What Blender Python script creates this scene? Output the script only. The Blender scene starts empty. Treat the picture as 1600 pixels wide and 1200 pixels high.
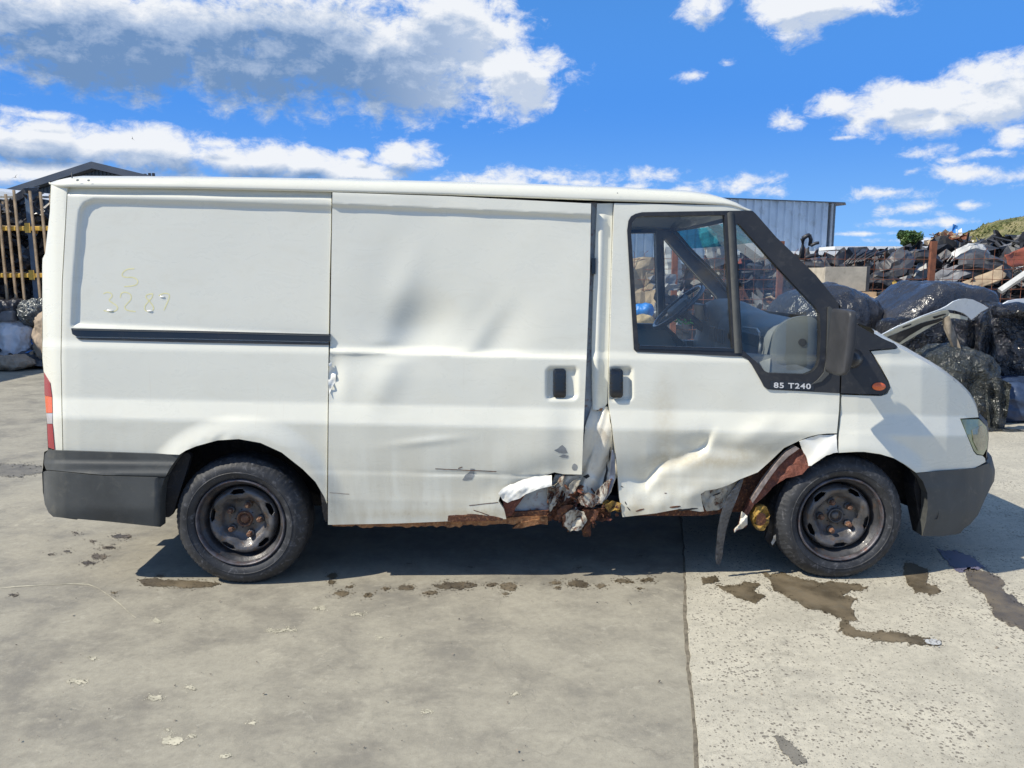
import bpy, math, random
import numpy as np
from mathutils import Vector, Matrix, noise
from mathutils.geometry import delaunay_2d_cdt
R = math.radians
SC = bpy.context.scene
COL = SC.collection
rnd = random.Random(7)

# ------------------------------------------------------------------ camera
F = 1190.0
PITCH, YAW = R(8.3), R(0.7)
CAM = np.array([0.0, -3.61, 1.525])
cp, sp, cy, sy = math.cos(PITCH), math.sin(PITCH), math.cos(YAW), math.sin(YAW)
FWD = np.array([sy * cp, cy * cp, -sp])
RGT = np.array([cy, -sy, 0.0])
UPV = np.cross(RGT, FWD)
cam_d = bpy.data.cameras.new('camera')
cam_d.sensor_width = 36.0
cam_d.lens = 36.0 * F / 1600.0
cam_d.clip_start = 0.05
cam_d.clip_end = 4000.0
cam = bpy.data.objects.new('camera', cam_d)
COL.objects.link(cam)
cam.matrix_world = Matrix(((RGT[0], UPV[0], -FWD[0], CAM[0]), (RGT[1], UPV[1], -FWD[1], CAM[1]),
                           (RGT[2], UPV[2], -FWD[2], CAM[2]), (0, 0, 0, 1)))
SC.camera = cam

# ------------------------------------------------------------------ sun, exposure
TRAVEL = Vector((0.92, 0.34, -1.0)).normalized()
sun_d = bpy.data.lights.new('sun', 'SUN')
sun_d.energy = 5.0
sun_d.angle = R(0.53)
sun_d.color = (1.0, 0.93, 0.80)
sun = bpy.data.objects.new('sun', sun_d)
COL.objects.link(sun)
sun.rotation_euler = TRAVEL.to_track_quat('-Z', 'Y').to_euler()
sun.location = (-6, -4, 9)
SUN_EL = math.asin(-TRAVEL.z)
SUN_AZ = math.atan2(-TRAVEL.x, -TRAVEL.y)      # clockwise from +Y
SC.view_settings.view_transform = 'Standard'
SC.view_settings.look = 'None'
SC.view_settings.gamma = 1.0
SC.view_settings.exposure = 0.12
SC.view_settings.use_curve_mapping = False
SC.render.engine = 'CYCLES'
SC.cycles.max_bounces = 6
SC.cycles.transparent_max_bounces = 12
SC.cycles.use_denoising = True


# ------------------------------------------------------------------ node helpers
class NT:
    def __init__(s, nt):
        s.nt = nt
        s.n = nt.nodes
        s.l = nt.links

    def new(s, t, **kw):
        nd = s.n.new(t)
        for k, v in kw.items():
            setattr(nd, k, v)
        return nd

    def put(s, sock, v):
        if isinstance(v, bpy.types.NodeSocket):
            s.l.new(v, sock)
        elif v is not None:
            sock.default_value = v

    def math(s, op, a, b=None, c=None, clamp=False):
        nd = s.new('ShaderNodeMath', operation=op, use_clamp=clamp)
        s.put(nd.inputs[0], a)
        if b is not None: s.put(nd.inputs[1], b)
        if c is not None: s.put(nd.inputs[2], c)
        return nd.outputs[0]

    def vmath(s, op, a, b=None, out=0):
        nd = s.new('ShaderNodeVectorMath', operation=op)
        s.put(nd.inputs[0], a)
        if b is not None: s.put(nd.inputs[1], b)
        return nd.outputs[out]

    def mapr(s, v, a, b, c=0.0, d=1.0, smooth=True):
        nd = s.new('ShaderNodeMapRange')
        if smooth: nd.interpolation_type = 'SMOOTHSTEP'
        s.put(nd.inputs[0], v)
        for i, x in zip((1, 2, 3, 4), (a, b, c, d)):
            s.put(nd.inputs[i], x)
        return nd.outputs[0]

    def mix(s, f, a, b, blend='MIX'):
        nd = s.new('ShaderNodeMix', data_type='RGBA', blend_type=blend)
        s.put(nd.inputs[0], f)
        for i, x in ((6, a), (7, b)):
            if isinstance(x, tuple) and len(x) == 3: x = x + (1.0,)
            s.put(nd.inputs[i], x)
        return nd.outputs[2]

    def noise(s, vec, scale, detail=4.0, rough=0.55, dist=0.0, out=0):
        nd = s.new('ShaderNodeTexNoise')
        if vec is not None: s.put(nd.inputs['Vector'], vec)
        nd.inputs['Scale'].default_value = scale
        nd.inputs['Detail'].default_value = detail
        nd.inputs['Roughness'].default_value = rough
        nd.inputs['Distortion'].default_value = dist
        return nd.outputs[out]

    def voro(s, vec, scale, feature='F1', out='Distance', rand=1.0):
        nd = s.new('ShaderNodeTexVoronoi', feature=feature)
        if vec is not None: s.put(nd.inputs['Vector'], vec)
        nd.inputs['Scale'].default_value = scale
        nd.inputs['Randomness'].default_value = rand
        return nd.outputs[out]

    def bump(s, h, strength=0.3, dist=0.01, normal=None):
        nd = s.new('ShaderNodeBump')
        nd.inputs['Strength'].default_value = strength
        nd.inputs['Distance'].default_value = dist
        s.put(nd.inputs['Height'], h)
        if normal is not None: s.put(nd.inputs['Normal'], normal)
        return nd.outputs[0]

    def sep(s, v):
        nd = s.new('ShaderNodeSeparateXYZ')
        s.put(nd.inputs[0], v)
        return nd.outputs


def material(name):
    m = bpy.data.materials.new(name)
    m.use_nodes = True
    t = NT(m.node_tree)
    b = m.node_tree.nodes['Principled BSDF']
    return m, t, b


def simple(name, col, rough=0.5, metal=0.0, var=0.12, scale=8.0, bump=0.0, bscale=60.0, spec=0.5, coat=0.0, dirt=None):
    m, t, b = material(name)
    pos = t.new('ShaderNodeNewGeometry').outputs['Position']
    n = t.noise(pos, scale, 6, 0.6)
    dark = tuple(c * (1 - var) for c in col)
    lite = tuple(min(1, c * (1 + var)) for c in col)
    c = t.mix(t.mapr(n, 0.3, 0.7), dark, lite)
    if dirt:
        n2 = t.noise(pos, scale * 2.3, 8, 0.7, 0.6)
        c = t.mix(t.math('MULTIPLY', t.mapr(n2, 0.52, 0.68), dirt[1]), c, dirt[0])
    t.put(b.inputs['Base Color'], c)
    t.put(b.inputs['Roughness'], t.mapr(n, 0.3, 0.7, max(0.02, rough - 0.08), min(1, rough + 0.08)))
    b.inputs['Metallic'].default_value = metal
    b.inputs['Specular IOR Level'].default_value = spec
    b.inputs['Coat Weight'].default_value = coat
    b.inputs['Coat Roughness'].default_value = 0.08
    if bump:
        t.put(b.inputs['Normal'], t.bump(t.noise(pos, bscale, 6, 0.65), bump, 0.01))
    return m


# ------------------------------------------------------------------ sky
def pixdir(u, v):
    d = FWD + RGT * (u - 800) / F - UPV * (v - 600) / F
    return d / np.linalg.norm(d)


def azel(u, v):
    d = pixdir(u, v)
    return math.atan2(d[0], d[1]), math.asin(d[2])


def build_world():
    w = bpy.data.worlds.new('World')
    SC.world = w
    w.use_nodes = True
    t = NT(w.node_tree)
    bg = w.node_tree.nodes['Background']
    sky = t.new('ShaderNodeTexSky')
    sky.sky_type = 'NISHITA'
    sky.sun_disc = False
    sky.sun_elevation = SUN_EL
    sky.sun_rotation = SUN_AZ
    sky.altitude = 100
    sky.air_density = 1.0
    sky.dust_density = 0.3
    sky.ozone_density = 3.0
    gen = t.new('ShaderNodeTexCoord').outputs['Generated']
    x, y, z = t.sep(gen)
    # azimuth / elevation of the view direction
    az = t.math('ARCTAN2', x, y)
    el = t.math('ARCSINE', z)
    cb = t.new('ShaderNodeCombineXYZ')
    t.put(cb.inputs[0], az); t.put(cb.inputs[1], el)
    P = cb.outputs[0]
    # cloud field as a group evaluated twice
    g = bpy.data.node_groups.new('cloud_field', 'ShaderNodeTree')
    g.interface.new_socket('P', in_out='INPUT', socket_type='NodeSocketVector')
    g.interface.new_socket('D', in_out='OUTPUT', socket_type='NodeSocketFloat')
    G = NT(g)
    gi = g.nodes.new('NodeGroupInput'); go = g.nodes.new('NodeGroupOutput')
    blobs = [(150, 55, 330, 105), (420, 70, 300, 118), (640, 100, 190, 92), (800, 120, 92, 70), (700, 40, 130, 90), (-150, 0, 300, 100),
             (40, 215, 170, 42), (210, 235, 210, 42), (390, 250, 120, 32), (120, 275, 300, 34), (480, 255, 70, 26), (628, 248, 72, 30),
             (560, 268, 110, 26), (770, 285, 100, 13), (900, 285, 85, 14), (985, 292, 45, 9), (1145, 290, 46, 14), (1190, 296, 30, 11),
             (1098, 15, 42, 36), (1280, 10, 125, 38), (1245, 42, 55, 28), (1083, 118, 30, 17), (1134, 98, 15, 11), (1345, 5, 60, 30),
             (1450, 188, 170, 26), (1570, 115, 110, 42), (1310, 165, 62, 27), (1400, 165, 120, 40), (1520, 155, 130, 50), (1620, 120, 90, 55), (1235, 190, 36, 15), (1590, 215, 40, 22),
             (1445, 238, 42, 11), (1500, 272, 100, 15), (1590, 275, 70, 17), (1380, 300, 82, 13), (1426, 326, 46, 11), (1512, 321, 28, 7),
             (1412, 350, 60, 7), (1490, 347, 35, 7), (1480, 250, 18, 7)]
    blobs += [(880, 276, 150, 17), (1150, 285, 62, 17), (740, 280, 90, 18), (260, 285, 120, 16), (660, 292, 120, 12), (560, 240, 40, 12), (860, 296, 150, 9), (1040, 300, 60, 7), (330, 225, 90, 16), (60, 180, 90, 14), (1320, 215, 30, 5), (1560, 240, 50, 8), (1440, 375, 90, 5), (1350, 365, 60, 4)]
    groups = {}
    for b_ in blobs:
        gain = 1.5 if b_[3] >= 35 else (1.15 if b_[3] >= 20 else (0.85 if b_[3] >= 12 else 0.62))
        groups.setdefault(gain, []).append(b_)
    dens = None
    for gain, bl in groups.items():
        acc = None
        for (u, v, ru, rv) in bl:
            a, e = azel(u, v)
            a1, _ = azel(u + 1, v)
            _, e1 = azel(u, v - 1)
            d = G.vmath('SUBTRACT', gi.outputs[0], (a, e, 0))
            d = G.vmath('MULTIPLY', d, (1 / (1.12 * ru * abs(a1 - a)), 1 / (1.12 * rv * abs(e1 - e)), 0))
            ln = G.vmath('LENGTH', d, out=1)
            acc = ln if acc is None else G.math('MINIMUM', acc, ln)
        q = G.math('MULTIPLY', G.math('SUBTRACT', 1.0, acc), gain)
        dens = q if dens is None else G.math('MAXIMUM', dens, q)
    dens = G.math('MINIMUM', G.math('MAXIMUM', dens, -1.5), 1.0)
    # outside the frame: broken cumulus all round, flattened towards the horizon
    sc = G.vmath('MULTIPLY', gi.outputs[0], (1.6, 4.5, 1.0))
    far = G.mapr(G.noise(sc, 1.3, 5, 0.55), 0.40, 0.60, -0.7, 0.6, False)
    sx = G.sep(gi.outputs[0])
    inside = G.math('MULTIPLY', G.mapr(G.math('ABSOLUTE', sx[0]), 0.62, 0.85, 1, 0), G.mapr(sx[1], 0.40, 0.55, 1, 0))
    dens = G.math('ADD', G.math('MULTIPLY', dens, inside), G.math('MULTIPLY', far, G.math('SUBTRACT', 1.0, inside)))
    wp = G.vmath('ADD', gi.outputs[0], G.vmath('MULTIPLY', G.vmath('SUBTRACT', G.noise(gi.outputs[0], 9, 3, 0.6, 0, 1), (.5, .5, .5)), (.05, .035, 0)))
    n1 = G.noise(G.vmath('MULTIPLY', wp, (1, 1.35, 1)), 10, 6, 0.62)
    v1 = G.voro(G.vmath('MULTIPLY', wp, (1, 1.2, 1)), 26)
    n3 = G.noise(G.vmath('MULTIPLY', gi.outputs[0], (1, 1.6, 1)), 34, 7, 0.70, 0.35)
    nn = G.math('MULTIPLY_ADD', G.math('SUBTRACT', n1, 0.52), 2.1, G.math('MULTIPLY', G.math('SUBTRACT', 0.40, v1), 0.5))
    nn = G.math('ADD', nn, G.math('MULTIPLY', G.math('SUBTRACT', n3, 0.5), 1.9))
    g.interface.new_socket('L', in_out='OUTPUT', socket_type='NodeSocketFloat')
    g.links.new(G.math('MULTIPLY_ADD', nn, 0.30, dens), go.inputs[1])
    dens = G.math('ADD', dens, nn)
    g.links.new(dens, go.inputs[0])

    def field(vec):
        nd = t.new('ShaderNodeGroup'); nd.node_tree = g
        t.put(nd.inputs[0], vec)
        return nd.outputs
    f0 = field(P)
    f1 = field(t.vmath('ADD', P, (-0.006, 0.016, 0)))
    alpha = t.mapr(f0[0], -0.14, 0.72)
    # thick parts grey, thin and sunward edges white
    thick = t.mapr(f1[1], 0.0, 1.05, 0.0, 1.0, False)
    relief = t.math('MULTIPLY', t.math('SUBTRACT', f1[1], f0[1]), 1.0)
    hi_ = t.mapr(el, 0.10, 0.22, 0.42, 1.0)
    lum = t.math('SUBTRACT', 1.0, t.math('MULTIPLY', thick, hi_))
    lum = t.math('SUBTRACT', lum, relief, clamp=True)
    # the right flank of the large cloud stays sunlit
    ax_ = t.mapr(az, -0.20, 0.02, 0.0, 0.62)
    lum = t.math('ADD', lum, ax_, clamp=True)
    ramp = t.new('ShaderNodeValToRGB')
    cr = ramp.color_ramp
    cr.elements[0].position = 0.0; cr.elements[0].color = (0.17, 0.30, 0.54, 1)
    cr.elements[1].position = 1.0; cr.elements[1].color = (0.90, 0.93, 0.98, 1)
    e = cr.elements.new(0.5); e.color = (0.46, 0.57, 0.76, 1)
    t.put(ramp.inputs[0], lum)
    cl = t.vmath('SCALE', ramp.outputs[0])
    cl.node.inputs['Scale'].default_value = 9.0
    # haze at the horizon lightens the blue
    hs = t.new('ShaderNodeHueSaturation')
    hs.inputs['Saturation'].default_value = 1.28
    hs.inputs['Hue'].default_value = 0.497
    hs.inputs['Value'].default_value = 1.25
    t.put(hs.inputs['Color'], sky.outputs[0])
    low = t.mapr(el, 0.10, 0.60, 1.0, 0.25)
    skc = t.mix(low, hs.outputs[0], (0.70, 2.75, 8.0, 1))
    skc = t.mix(t.math('MULTIPLY', t.mapr(el, -.02, 0.22, 1.0, 0.0), .92), skc, (2.5, 5.3, 9.4, 1))
    # deeper blue overhead
    skc = t.mix(t.mapr(el, 0.35, 1.0, 0.0, 0.85), skc, (0.75, 1.9, 4.2, 1))
    above = t.mapr(z, -0.02, 0.02)
    col = t.mix(t.math('MULTIPLY', alpha, above), skc, cl)
    t.put(bg.inputs['Color'], col)
    bg.inputs['Strength'].default_value = 0.10
    w.cycles.sampling_method = 'MANUAL'
    w.cycles.sample_map_resolution = 256


build_world()


# ------------------------------------------------------------------ geometry helpers
def U(u, v, Y):
    """point on the vertical plane y = Y that a measured image position (u, v) stands for"""
    u = np.asarray(u, float); v = np.asarray(v, float); Y = np.asarray(Y, float)
    d = FWD[:, None] + RGT[:, None] * ((u.ravel() - 800) / F) - UPV[:, None] * ((v.ravel() - 600) / F)
    tt = (Y.ravel() - CAM[1]) / d[1]
    p = CAM[:, None] + d * tt
    return p.T


def U1(u, v, Y):
    return Vector(U([u], [v], [Y])[0])


def G1(u, v, z=0.0):
    d = FWD + RGT * (u - 800) / F - UPV * (v - 600) / F
    tt = (z - CAM[2]) / d[2]
    return Vector(CAM + d * tt)


PINV = {}


def link(name, me, mat=None, parent=None, loc=None):
    o = bpy.data.objects.new(name, me)
    COL.objects.link(o)
    if mat is not None and me is not None and not me.materials:
        me.materials.append(mat)
    if parent is not None:
        o.parent = parent
        if parent.name in PINV: o.matrix_parent_inverse = PINV[parent.name]
    if loc is not None: o.location = loc
    return o


def mk(name, verts, faces, mat, parent=None, smooth=False, loc=None):
    me = bpy.data.meshes.new(name)
    me.from_pydata([tuple(v) for v in verts], [], [tuple(f) for f in faces])
    if smooth: me.polygons.foreach_set('use_smooth', [True] * len(me.polygons))
    me.update()
    return link(name, me, mat, parent, loc)


def empty(name, loc=(0, 0, 0), label=None, cat=None, group=None):
    o = bpy.data.objects.new(name, None)
    o.empty_display_size = 0.1
    COL.objects.link(o)
    o.location = loc
    tag(o, label, cat, group)
    return o


def tag(o, label=None, cat=None, group=None, kind=None):
    if label: o['label'] = label
    if cat: o['category'] = cat
    if group: o['group'] = group
    if kind: o['kind'] = kind
    return o


class MB:
    """collects primitive shapes into one mesh"""
    def __init__(s): s.v = []; s.f = []

    def add(s, vs, fs):
        k = len(s.v)
        s.v += [tuple(v) for v in vs]
        s.f += [tuple(i + k for i in f) for f in fs]
        return s

    def box(s, lo, hi, M=None):
        x0, y0, z0 = lo; x1, y1, z1 = hi
        vs = [Vector(p) for p in ((x0, y0, z0), (x1, y0, z0), (x1, y1, z0), (x0, y1, z0), (x0, y0, z1), (x1, y0, z1), (x1, y1, z1), (x0, y1, z1))]
        if M is not None: vs = [M @ p for p in vs]
        return s.add(vs, [(0, 3, 2, 1), (4, 5, 6, 7), (0, 1, 5, 4), (1, 2, 6, 5), (2, 3, 7, 6), (3, 0, 4, 7)])

    def tube(s, pts, r, n=8, cap=True):
        pts = [Vector(p) for p in pts]
        rs = r if isinstance(r, (list, tuple)) else [r] * len(pts)
        rings = []
        for i, p in enumerate(pts):
            d = (pts[min(i + 1, len(pts) - 1)] - pts[max(i - 1, 0)]).normalized()
            a = d.cross(Vector((0, 0, 1)))
            if a.length < 1e-3: a = d.cross(Vector((0, 1, 0)))
            a.normalize(); b = d.cross(a)
            rings.append([p + (a * math.cos(2 * math.pi * k / n) + b * math.sin(2 * math.pi * k / n)) * rs[i] for k in range(n)])
        vs = [q for ring in rings for q in ring]
        fs = []
        for i in range(len(pts) - 1):
            for k in range(n):
                k2 = (k + 1) % n
                fs.append((i * n + k, i * n + k2, (i + 1) * n + k2, (i + 1) * n + k))
        if cap:
            fs.append(tuple(range(n - 1, -1, -1)))
            fs.append(tuple((len(pts) - 1) * n + k for k in range(n)))
        return s.add(vs, fs)

    def build(s, name, mat, parent=None, smooth=False, loc=None):
        return mk(name, s.v, s.f, mat, parent, smooth, loc)


def bevel(o, w=0.01, seg=2):
    m = o.modifiers.new('bevel', 'BEVEL')
    m.width = w; m.segments = seg; m.limit_method = 'ANGLE'; m.angle_limit = R(35)
    return o


def resample(poly, step):
    out = []
    n = len(poly)
    for i in range(n):
        a = np.array(poly[i], float); b = np.array(poly[(i + 1) % n], float)
        k = max(1, int(np.hypot(*(b - a)) / step))
        for j in range(k):
            out.append(a + (b - a) * j / k)
    return np.array(out)


def inpoly(pts, poly):
    x, y = pts[:, 0], pts[:, 1]
    r = np.zeros(len(pts), bool)
    n = len(poly)
    for i in range(n):
        x0, y0 = poly[i]; x1, y1 = poly[(i + 1) % n]
        if y0 == y1: continue
        c = ((y0 > y) != (y1 > y)) & (x < (x1 - x0) * (y - y0) / (y1 - y0) + x0)
        r ^= c
    return r


def segdist(pts, poly, closed=True):
    d = np.full(len(pts), 1e9)
    n = len(poly)
    for i in range(n if closed else n - 1):
        a = np.array(poly[i], float); b = np.array(poly[(i + 1) % n], float)
        ab = b - a
        L = max(1e-9, ab @ ab)
        tt = np.clip(((pts - a) @ ab) / L, 0, 1)
        q = a + tt[:, None] * ab
        d = np.minimum(d, np.hypot(pts[:, 0] - q[:, 0], pts[:, 1] - q[:, 1]))
    return d


def smooth_poly(poly, it=2, closed=True):
    """corner cutting, for curved outlines"""
    p = [np.array(q, float) for q in poly]
    for _ in range(it):
        q = []
        n = len(p)
        for i in range(n):
            a, b = p[i], p[(i + 1) % n]
            q += [a * .75 + b * .25, a * .25 + b * .75]
        p = q
    return [tuple(x) for x in p]


def ss(a, b, x):
    t = np.clip((x - a) / (b - a), 0, 1)
    return t * t * (3 - 2 * t)


YM = 1.92   # width of the van across


def panel(name, poly, S, mat, parent=None, holes=(), step=4.0, off=0.0, skirt=0.016, mirror=False, bstep=None, rows=()):
    bstep = bstep or step
    loops = [resample(poly, bstep)] + [resample(h, bstep) for h in holes]
    verts = []; edges = []
    for L in loops:
        k = len(verts); n = len(L)
        verts += [tuple(p) for p in L]
        edges += [(k + i, k + (i + 1) % n) for i in range(n)]
    lo = loops[0].min(0); hi = loops[0].max(0)
    gx, gy = np.meshgrid(np.arange(lo[0] + step * .5, hi[0], step), np.arange(lo[1] + step * .5, hi[1], step))
    g = np.column_stack([gx.ravel(), gy.ravel()])
    keep = inpoly(g, loops[0])
    for h in loops[1:]: keep &= ~inpoly(g, h)
    g = g[keep]
    if len(g):
        allb = np.array(verts)
        d = np.full(len(g), 1e9)
        for i in range(0, len(allb), 64):
            dd = np.hypot(g[:, None, 0] - allb[None, i:i + 64, 0], g[:, None, 1] - allb[None, i:i + 64, 1]).min(1)
            d = np.minimum(d, dd)
        g = g[d > step * .55]
    # extra rows of points along sharp pressings
    for fn in rows:
        uu = np.arange(lo[0] + 1, hi[0] - 1, step)
        rp = np.column_stack([uu, fn(uu)])
        k2 = inpoly(rp, loops[0])
        for h in loops[1:]: k2 &= ~inpoly(rp, h)
        rp = rp[k2]
        if not len(rp): continue
        rp = rp[segdist(rp, [tuple(q) for q in loops[0]]) > 1.2]
        if len(rp) and len(g):
            near = np.abs(g[:, 1] - fn(g[:, 0])) < 1.3
            g = g[~near]
            g = np.vstack([g, rp])
    verts += [tuple(p) for p in g]
    r = delaunay_2d_cdt([Vector(p) for p in verts], edges, [], 0, 1e-4)
    V = np.array([tuple(v) for v in r[0]]); T = [f for f in r[2] if len(f) == 3]
    Ta = np.array(T)
    c = V[Ta].mean(1)
    keep = inpoly(c, loops[0])
    for h in loops[1:]: keep &= ~inpoly(c, h)
    Ta = Ta[keep]
    e1 = V[Ta[:, 1]] - V[Ta[:, 0]]; e2 = V[Ta[:, 2]] - V[Ta[:, 0]]
    Ta = Ta[np.abs(e1[:, 0] * e2[:, 1] - e1[:, 1] * e2[:, 0]) > 1e-3]
    u, v = V[:, 0], V[:, 1]
    Y = S(u, v) + off
    P = U(u, v, Y)
    # orientation: outward is -Y on the near side
    a = V[Ta[:, 1]] - V[Ta[:, 0]]; b = V[Ta[:, 2]] - V[Ta[:, 0]]
    cr = a[:, 0] * b[:, 1] - a[:, 1] * b[:, 0]
    flip = cr > 0
    Ta[flip] = Ta[flip][:, ::-1]
    if mirror:
        P[:, 1] = YM - P[:, 1]
        Ta = Ta[:, ::-1]
    faces = [tuple(int(i) for i in f) for f in Ta]
    sm = [True] * len(faces)
    PV = [tuple(p) for p in P]
    # returned edge
    if skirt:
        cnt = {}
        for f in faces:
            for i in range(3):
                e = (f[i], f[(i + 1) % 3])
                cnt[e] = cnt.get(e, 0) + 1
        be = [e for e in cnt if (e[1], e[0]) not in cnt]
        m1 = {}; m2 = {}
        s = -skirt if mirror else skirt
        for e in be:
            for i in e:
                if i not in m1:
                    m1[i] = len(PV); PV.append(PV[i])
                    p = PV[i]
                    m2[i] = len(PV); PV.append((p[0], p[1] + s, p[2]))
        for a_, b_ in be:
            faces.append((m1[b_], m1[a_], m2[a_], m2[b_])); sm.append(False)
    me = bpy.data.meshes.new(name)
    me.from_pydata(PV, [], faces)
    me.polygons.foreach_set('use_smooth', sm)
    me.update()
    return link(name, me, mat, parent)


def rrect(cu, cv, hu, hv, r, n=5):
    out = []
    for sx, sy_, a0 in ((1, 1, 0), (-1, 1, 90), (-1, -1, 180), (1, -1, 270)):
        for k in range(n + 1):
            a = R(a0 + 90 * k / n)
            out.append((cu + sx * (hu - r) + r * math.cos(a), cv + sy_ * (hv - r) + r * math.sin(a)))
    return out


def jag(poly, amp, step=2.0, seed=0, closed=True):
    """ragged version of an outline"""
    p = resample(poly, step)
    out = []
    for i, q in enumerate(p):
        n1 = noise.noise_vector(Vector((q[0] * .11, q[1] * .11, seed * 7.3)))
        n2 = noise.noise_vector(Vector((q[0] * .41, q[1] * .41, seed * 3.1 + 5)))
        out.append((q[0] + (n1.x + .5 * n2.x) * amp, q[1] + (n1.y + .5 * n2.y) * amp))
    return out

# ------------------------------------------------------------------ materials
def paint_mat(name, base=(0.76, 0.75, 0.645), dirt=0.5):
    m, t, b = material(name)
    pos = t.new('ShaderNodeNewGeometry').outputs['Position']
    x, y, z = t.sep(pos)
    n = t.noise(pos, 1.7, 6, 0.6)
    st = t.vmath('MULTIPLY', pos, (9, 9, 1.3))
    streak = t.noise(st, 1.4, 6, 0.65)
    fine = t.noise(pos, 34, 8, 0.7)
    low = t.mapr(z, 0.95, 0.28, 0.0, 1.0)
    c = t.mix(t.mapr(n, 0.3, 0.7), tuple(k * 0.97 for k in base), base)
    f = t.math('MULTIPLY', low, t.mapr(t.math('ADD', streak, t.math('MULTIPLY', n, 0.6)), 0.60, 0.96, 0.0, 0.75 * dirt))
    c = t.mix(f, c, (0.42, 0.36, 0.24))
    f2 = t.math('MULTIPLY', t.math('MULTIPLY', low, low), t.mapr(fine, 0.56, 0.72, 0.0, 0.42 * dirt))
    c = t.mix(f2, c, (0.30, 0.24, 0.16))
    sp = t.voro(pos, 62)
    c = t.mix(t.mapr(sp, 0.07, 0.10, 0.35 * dirt, 0.0), c, (0.35, 0.31, 0.25))
    # fine dusty film and wipe marks everywhere
    film = t.noise(t.vmath('MULTIPLY', pos, (2.2, 1, 5)), 2.1, 9, 0.72, 0.8)
    c = t.mix(t.mapr(film, 0.5, 0.75, 0.0, 0.22), c, (0.56, 0.53, 0.42))
    for (x0, z0, wx, wz, am) in ((1.06, .62, .42, .045, .50), (1.25, .68, .22, .05, .35), (.62, .36, .16, .07, .45), (-.10, .36, .55, .03, .45), (-1.02, .40, .05, .10, .5), (.78, .75, .06, .30, .30)):
        dd = t.vmath('MULTIPLY', t.vmath('SUBTRACT', pos, (x0, 0, z0)), (1 / wx, 0, 1 / wz))
        g_ = t.mapr(t.math('ADD', t.vmath('LENGTH', dd, out=1), t.math('MULTIPLY', t.math('SUBTRACT', n, .5), 2.0)), 0.1, 1.3, am * dirt * 2, 0.0)
        c = t.mix(t.math('MULTIPLY', g_, t.mapr(fine, .35, .6, .5, 1.0), clamp=True), c, (0.46, 0.37, 0.21))
    sq = t.noise(t.vmath('MULTIPLY', pos, (2.0, 1, 60)), 1.3, 4, 0.6, 0.1)
    c = t.mix(t.mapr(sq, 0.70, 0.74, 0.0, 0.25), c, (0.40, 0.37, 0.30))
    ru = t.noise(t.vmath('MULTIPLY', pos, (30, 1, 1.6)), 1.0, 5, 0.6)
    c = t.mix(t.math('MULTIPLY', t.mapr(ru, 0.64, 0.74, 0.0, 0.30 * dirt), t.mapr(z, 1.4, 0.6)), c, (0.36, 0.24, 0.12))
    t.put(b.inputs['Base Color'], c)
    t.put(b.inputs['Roughness'], t.mapr(film, 0.3, 0.7, 0.22, 0.42))
    b.inputs['Coat Weight'].default_value = 0.4
    b.inputs['Coat Roughness'].default_value = 0.09
    t.put(b.inputs['Normal'], t.bump(t.noise(pos, 6.5, 3, 0.5), 0.10, 0.01))
    return m


def rust_mat(name, a=(0.13, 0.045, 0.02), c2=(0.045, 0.018, 0.012), c3=(0.33, 0.15, 0.06), bump=0.8):
    m, t, b = material(name)
    pos = t.new('ShaderNodeNewGeometry').outputs['Position']
    n = t.noise(pos, 22, 8, 0.65, 0.4)
    n2 = t.noise(pos, 75, 6, 0.7)
    c = t.mix(t.mapr(n, 0.35, 0.6), c2, a)
    c = t.mix(t.mapr(n2, 0.52, 0.68), c, c3)
    t.put(b.inputs['Base Color'], c)
    b.inputs['Roughness'].default_value = 0.72
    t.put(b.inputs['Normal'], t.bump(t.math('ADD', n, n2), bump, 0.012))
    return m


def wrap_mat(name, col, rough=0.14, bump=1.0, scale=9.0, dist=0.05):
    """stretched plastic film: long pleats, sharp little folds that catch the light"""
    m, t, b = material(name)
    pos0 = t.new('ShaderNodeNewGeometry').outputs['Position']
    wv = t.vmath('ADD', pos0, t.vmath('MULTIPLY', t.vmath('SUBTRACT', t.noise(pos0, 2.2, 4, 0.6, 0, 1), (.5, .5, .5)), (0.5, 0.5, 0.5)))
    pl = t.noise(t.vmath('MULTIPLY', wv, (1, 1, 0.22)), scale * 1.6, 5, 0.6, 0.6)
    pl = t.math('ABSOLUTE', t.math('SUBTRACT', pl, 0.5))
    cr = t.voro(t.vmath('MULTIPLY', wv, (1, 1, 0.5)), scale * 1.1, 'DISTANCE_TO_EDGE')
    h = t.math('ADD', t.math('MULTIPLY', pl, 1.0), t.mapr(cr, 0.0, 0.08, 0.14, 0.0))
    mask = t.mapr(t.noise(pos0, 3.4, 4, 0.6), 0.46, 0.60)
    fine = t.voro(t.vmath('MULTIPLY', wv, (1, 1, 0.6)), scale * 7.0)
    h = t.math('ADD', h, t.math('MULTIPLY', t.math('MULTIPLY', fine, 0.30), mask))
    dust = t.noise(pos0, 2.0, 6, 0.65)
    c = t.mix(t.mapr(dust, 0.45, 0.72, 0.0, 0.6), col, tuple(k * 1.8 + 0.012 for k in col))
    t.put(b.inputs['Base Color'], c)
    t.put(b.inputs['Roughness'], t.mapr(dust, 0.35, 0.7, rough * .55, rough + 0.06))
    b.inputs['Specular IOR Level'].default_value = 0.75
    t.put(b.inputs['Normal'], t.bump(h, bump, dist))
    return m


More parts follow.
